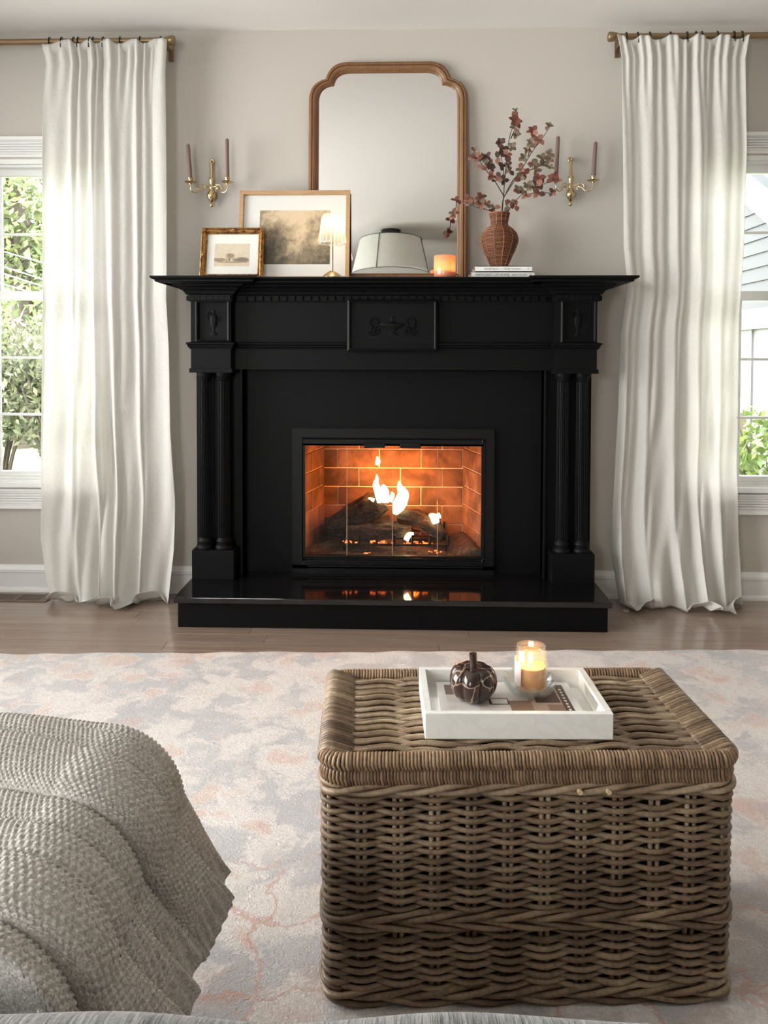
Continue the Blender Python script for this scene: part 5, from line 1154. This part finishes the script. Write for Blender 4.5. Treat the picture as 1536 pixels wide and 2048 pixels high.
for x in (-.8, 1.45):
    for y in (-3.1, -2.70): obj('foot', MB().tube([(x, y, .0098), (x, y, .04)], .02, 10), plain('sofa_foot', (.03, .02, .015), .5), sofa)

# ------------------------------------------------------------------ outside the windows
m = NT('lawn_grass'); v = m.pos(); m.p(Base_Color=m.mix(m.noise(v, 3, 4), (.10, .16, .05), (.20, .24, .10)), Roughness=1)
tag(obj('lawn', MB().box(-30, 30, .3, 45, -.55, -.45), m.mat), 'green lawn outside the windows', 'lawn', kind='stuff')
def leaves(n, ctr, rad, size, mats, rng, shell=.35):
    """ellipsoid of small leaf quads"""
    d = rng.normal(size=(n, 3)); d /= np.linalg.norm(d, axis=1)[:, None]; r = (shell + (1 - shell) * rng.random(n)) ** .6
    c = np.array(ctr) + d * r[:, None] * np.array(rad) * (1 + .18 * np.sin(d[:, [0]] * 7 + d[:, [2]] * 5))
    a = rng.normal(size=(n, 3)); a /= np.linalg.norm(a, axis=1)[:, None]; b = np.cross(a, rng.normal(size=(n, 3))); b /= np.linalg.norm(b, axis=1)[:, None]
    s = size * rng.uniform(.6, 1.3, n)[:, None]
    V = np.stack([c - a * s, c + b * s * .45, c + a * s, c - b * s * .45], 1).reshape(-1, 3)
    me = bpy.data.meshes.new('foliage'); q = np.arange(4 * n)
    me.vertices.add(4 * n); me.vertices.foreach_set('co', V.reshape(-1).astype(np.float32)); me.loops.add(4 * n); me.loops.foreach_set('vertex_index', q.astype(np.int32))
    me.polygons.add(n); me.polygons.foreach_set('loop_start', (np.arange(n) * 4).astype(np.int32)); me.polygons.foreach_set('loop_total', np.full(n, 4, np.int32))
    me.materials.append(mats); me.update(); me.validate(); return me
def gleaf(nm, c1, c2, tr=.35):
    m = NT(nm); g = m.new('NewGeometry'); c = m.mix(g.outputs['Random Per Island'], c1, c2); m.p(Base_Color=c, Roughness=.5); t = m.new('BsdfTranslucent'); m.set(t.inputs[0], c); ms = m.new('MixShader'); ms.inputs[0].default_value = tr
    m.t.links.new(m.b.outputs[0], ms.inputs[1]); m.t.links.new(t.outputs[0], ms.inputs[2]); m.t.links.new(ms.outputs[0], m.out.inputs[0]); return m.mat
G_HEDGE = gleaf('hedge_leaf', (.050, .066, .032), (.15, .158, .085)); G_TREE = gleaf('tree_leaf', (.085, .12, .05), (.21, .235, .11)); G_SHRUB = gleaf('bright_shrub_leaf', (.06, .11, .02), (.17, .22, .06))
M_BARK = plain('grey_brown_bark', (.055, .042, .034), .9, bumpscale=30, bumpstr=.5)
rng = np.random.default_rng(5)
def shrub(name, label, x, y, rad, zc, zlow, n, size, mat, stems, group=None):
    t = thing(name, label, 'bush', (x, y, -.45), group=group)
    o = bpy.data.objects.new('foliage', leaves(n, (x, y, zc), rad, size, mat, rng)); link(o, t); o.matrix_local = XFM[t.name].inverted(); o['kind'] = 'stuff'
    for k in range(stems):
        a = rng.uniform(0, 6.28); e = np.array([x + rad[0] * .8 * math.cos(a), y + rad[1] * .8 * math.sin(a), zc + rng.uniform(-.1, .3)]); b = np.array([x + .10 * math.cos(a), y + .10 * math.sin(a), -.45])
        obj('stem', MB().tube(smoothpath([b, (b + e) / 2 + np.array([-.05 * math.cos(a), 0, .10]), e], 4), np.linspace(.016, .006, 9), 6), M_BARK, t)
for i, (x, y) in enumerate(((-3.9, 2.3), (-3.1, 2.25), (-2.35, 2.2), (-1.55, 2.35))):
    shrub('hedge_shrub', 'leafy green hedge shrub with bare lower stems outside the window', x, y, (.58, .45, .50), .80, .2, 5200, .030, G_HEDGE, 15, 'hedge shrubs outside the window')
for i, x in enumerate((-2.9, -2.05)): shrub('ground_plant', 'low leafy plant at the foot of the hedge', x, 1.55, (.30, .22, .20), -.02 + .03 * i, -.4, 420, .045, G_HEDGE, 4, 'low plants below the hedge')
def tree(label, x, y, h, crown, n, size):
    t = thing('garden_tree', label, 'tree', (x, y, -.45), group='trees beyond the hedge')
    obj('trunk', MB().tube(smoothpath([(x, y, -.5), (x + .1, y, h * .35), (x - .05, y, h * .7), (x + .1, y, h)], 5), np.linspace(.22, .07, 16), 10), M_BARK, t)
    for k in range(9):
        a = rng.uniform(0, 6.28); z = h * rng.uniform(.3, .85); obj('bough', MB().tube(smoothpath([(x, y, z), (x + .7 * math.cos(a), y + .7 * math.sin(a), z + .35), (x + 1.6 * math.cos(a), y + 1.6 * math.sin(a), z + .9)], 4), np.linspace(.08, .025, 9), 7), M_BARK, t)
    for c, r in crown:
        o = bpy.data.objects.new('foliage', leaves(n, (x + c[0], y + c[1], c[2]), r, size, G_TREE, rng, .1)); link(o, t); o.matrix_local = XFM[t.name].inverted(); o['kind'] = 'stuff'
tree('broad green tree seen over the hedge', -6.2, 9.0, 6.5, [((0, 0, 3.4), (2.2, 1.8, 1.8)), ((1.2, .3, 2.2), (1.5, 1.3, 1.2)), ((-1.2, 0, 4.2), (1.8, 1.5, 1.6))], 4600, .075)
tree('taller tree with a forked trunk behind the hedge', -4.4, 11.5, 7.5, [((-.6, 0, 4.3), (1.8, 1.6, 1.9)), ((.5, 0, 2.3), (1.6, 1.4, 1.1)), ((-1.8, .6, 1.6), (1.6, 1.3, .9))], 4000, .075)
tree('distant tree above the far end of the lawn', -9.5, 15.0, 7.0, [((0, 0, 3.2), (3.0, 2.0, 2.4)), ((2.2, 0, 2.0), (2.2, 1.8, 1.6))], 3600, .11)
M_WIRE = plain('pale_cable', (.6, .62, .64), .5)
for i, (a, b, Y) in enumerate((((0, 501), (90, 527), 6.0), ((0, 531), (90, 560), 5.8), ((0, 545), (90, 574), 5.6), ((0, 566), (30, 575), 5.4))):
    p = aty(*a, Y); q = aty(*b, Y - .3); d = q - p; tag(obj('overhead_cable', MB().tube([p - d * 3, p, q, q + d * 6], .006, 6), M_WIRE), ['topmost pale overhead cable sloping past the trees', 'second highest pale overhead cable sloping past the trees', 'third highest pale overhead cable sloping past the trees', 'lowest pale overhead cable sloping past the trees'][i], 'cable', 'overhead cables')
# neighbouring house
HX = 3.05
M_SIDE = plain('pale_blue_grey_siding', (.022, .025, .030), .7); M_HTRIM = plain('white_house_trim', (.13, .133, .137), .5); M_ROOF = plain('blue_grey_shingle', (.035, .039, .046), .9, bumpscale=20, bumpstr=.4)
hs = thing('neighbouring_house', 'blue grey clapboard house with white rake board outside the window', 'house', (HX + 1, 5, -.45))
ra = aty(1494, 366, 0); 
def hit(px, py):
    r = ray(px, py); return CAM + r * (HX / r[0])
r0, r1 = hit(1494, 368), hit(1536, 402); slope = (r1[2] - r0[2]) / (r1[1] - r0[1])          # rake: z rises with y
zr = lambda y: r0[2] + slope * (y - r0[1])
z_tr0, z_tr1 = hit(1515, 652)[2], hit(1515, 618)[2]
z = z_tr1; k = 0; exp_ = .118
while z < 5.2:
    ylo = max(1.0, r0[1] + (z - r0[2]) / slope - .12); yhi = 11.0
    obj('clapboard', MB().add([(HX - .012, ylo, z), (HX - .012, yhi, z), (HX + .0, yhi, z + exp_), (HX + .0, ylo, z + exp_), (HX + .012, ylo, z), (HX + .012, yhi, z), (HX + .012, yhi, z + exp_), (HX + .012, ylo, z + exp_)], [(0, 1, 2, 3), (0, 4, 5, 1), (3, 2, 6, 7), (0, 3, 7, 4), (1, 5, 6, 2)]), M_SIDE, hs); z += exp_
obj('wall_sheathing', MB().prism([(1.0, -.45), (11, -.45), (11, 5.3), (r0[1] + (5.3 - r0[2]) / slope, 5.3), (1.0, zr(1.0))], HX + .012, HX + .10, 'x'), M_SIDE, hs)
obj('frieze_board', MB().box(HX - .05, HX + .01, .8, 11, z_tr0, z_tr1).box(HX - .065, HX + .01, .8, 11, z_tr0 - .03, z_tr0 + .01), M_HTRIM, hs, bevel=.004)
rk = MB(); wv_ = .30
rk.prism([(.5, zr(.5)), (11, zr(11)), (11, zr(11) + wv_), (.5, zr(.5) + wv_)], HX - .22, HX - .02, 'x'); obj('rake_board', rk, M_HTRIM, hs)
obj('roof', MB().prism([(.2, zr(.2) + wv_), (11.2, zr(11.2) + wv_), (11.2, zr(11.2) + wv_ + .08), (.2, zr(.2) + wv_ + .08)], HX - .26, HX + 5, 'x'), M_ROOF, hs)
yb = 1.0
while yb < 10:
    obj('panel', MB().box(HX - .012, HX + .02, yb + .006, yb + .394, -.45, z_tr0 - .03), M_HTRIM, hs); obj('batten', MB().box(HX - .03, HX + .02, yb - .012, yb + .012, -.45, z_tr0 - .03), M_HTRIM, hs); yb += .4
shrub('flowering_shrub', 'bright green leafy shrub in front of the white house wall', 2.60, 2.0, (.36, .36, .34), .36, -.2, 900, .042, G_SHRUB, 8)
fc = thing('garden_fence', 'weathered wooden picket fence below the bright green shrub', 'fence', (2.5, 3.2, -.45)); M_FENCE = plain('weathered_board', (.16, .13, .105), .9)
for k in range(11): obj('picket', MB().box(1.7 + k * .115, 1.8 + k * .115, 3.3, 3.32, -.45, .55 + .02 * (k % 3)), M_FENCE, fc)
obj('rail', MB().box(1.65, 2.96, 3.32, 3.36, .2, .28), M_FENCE, fc)
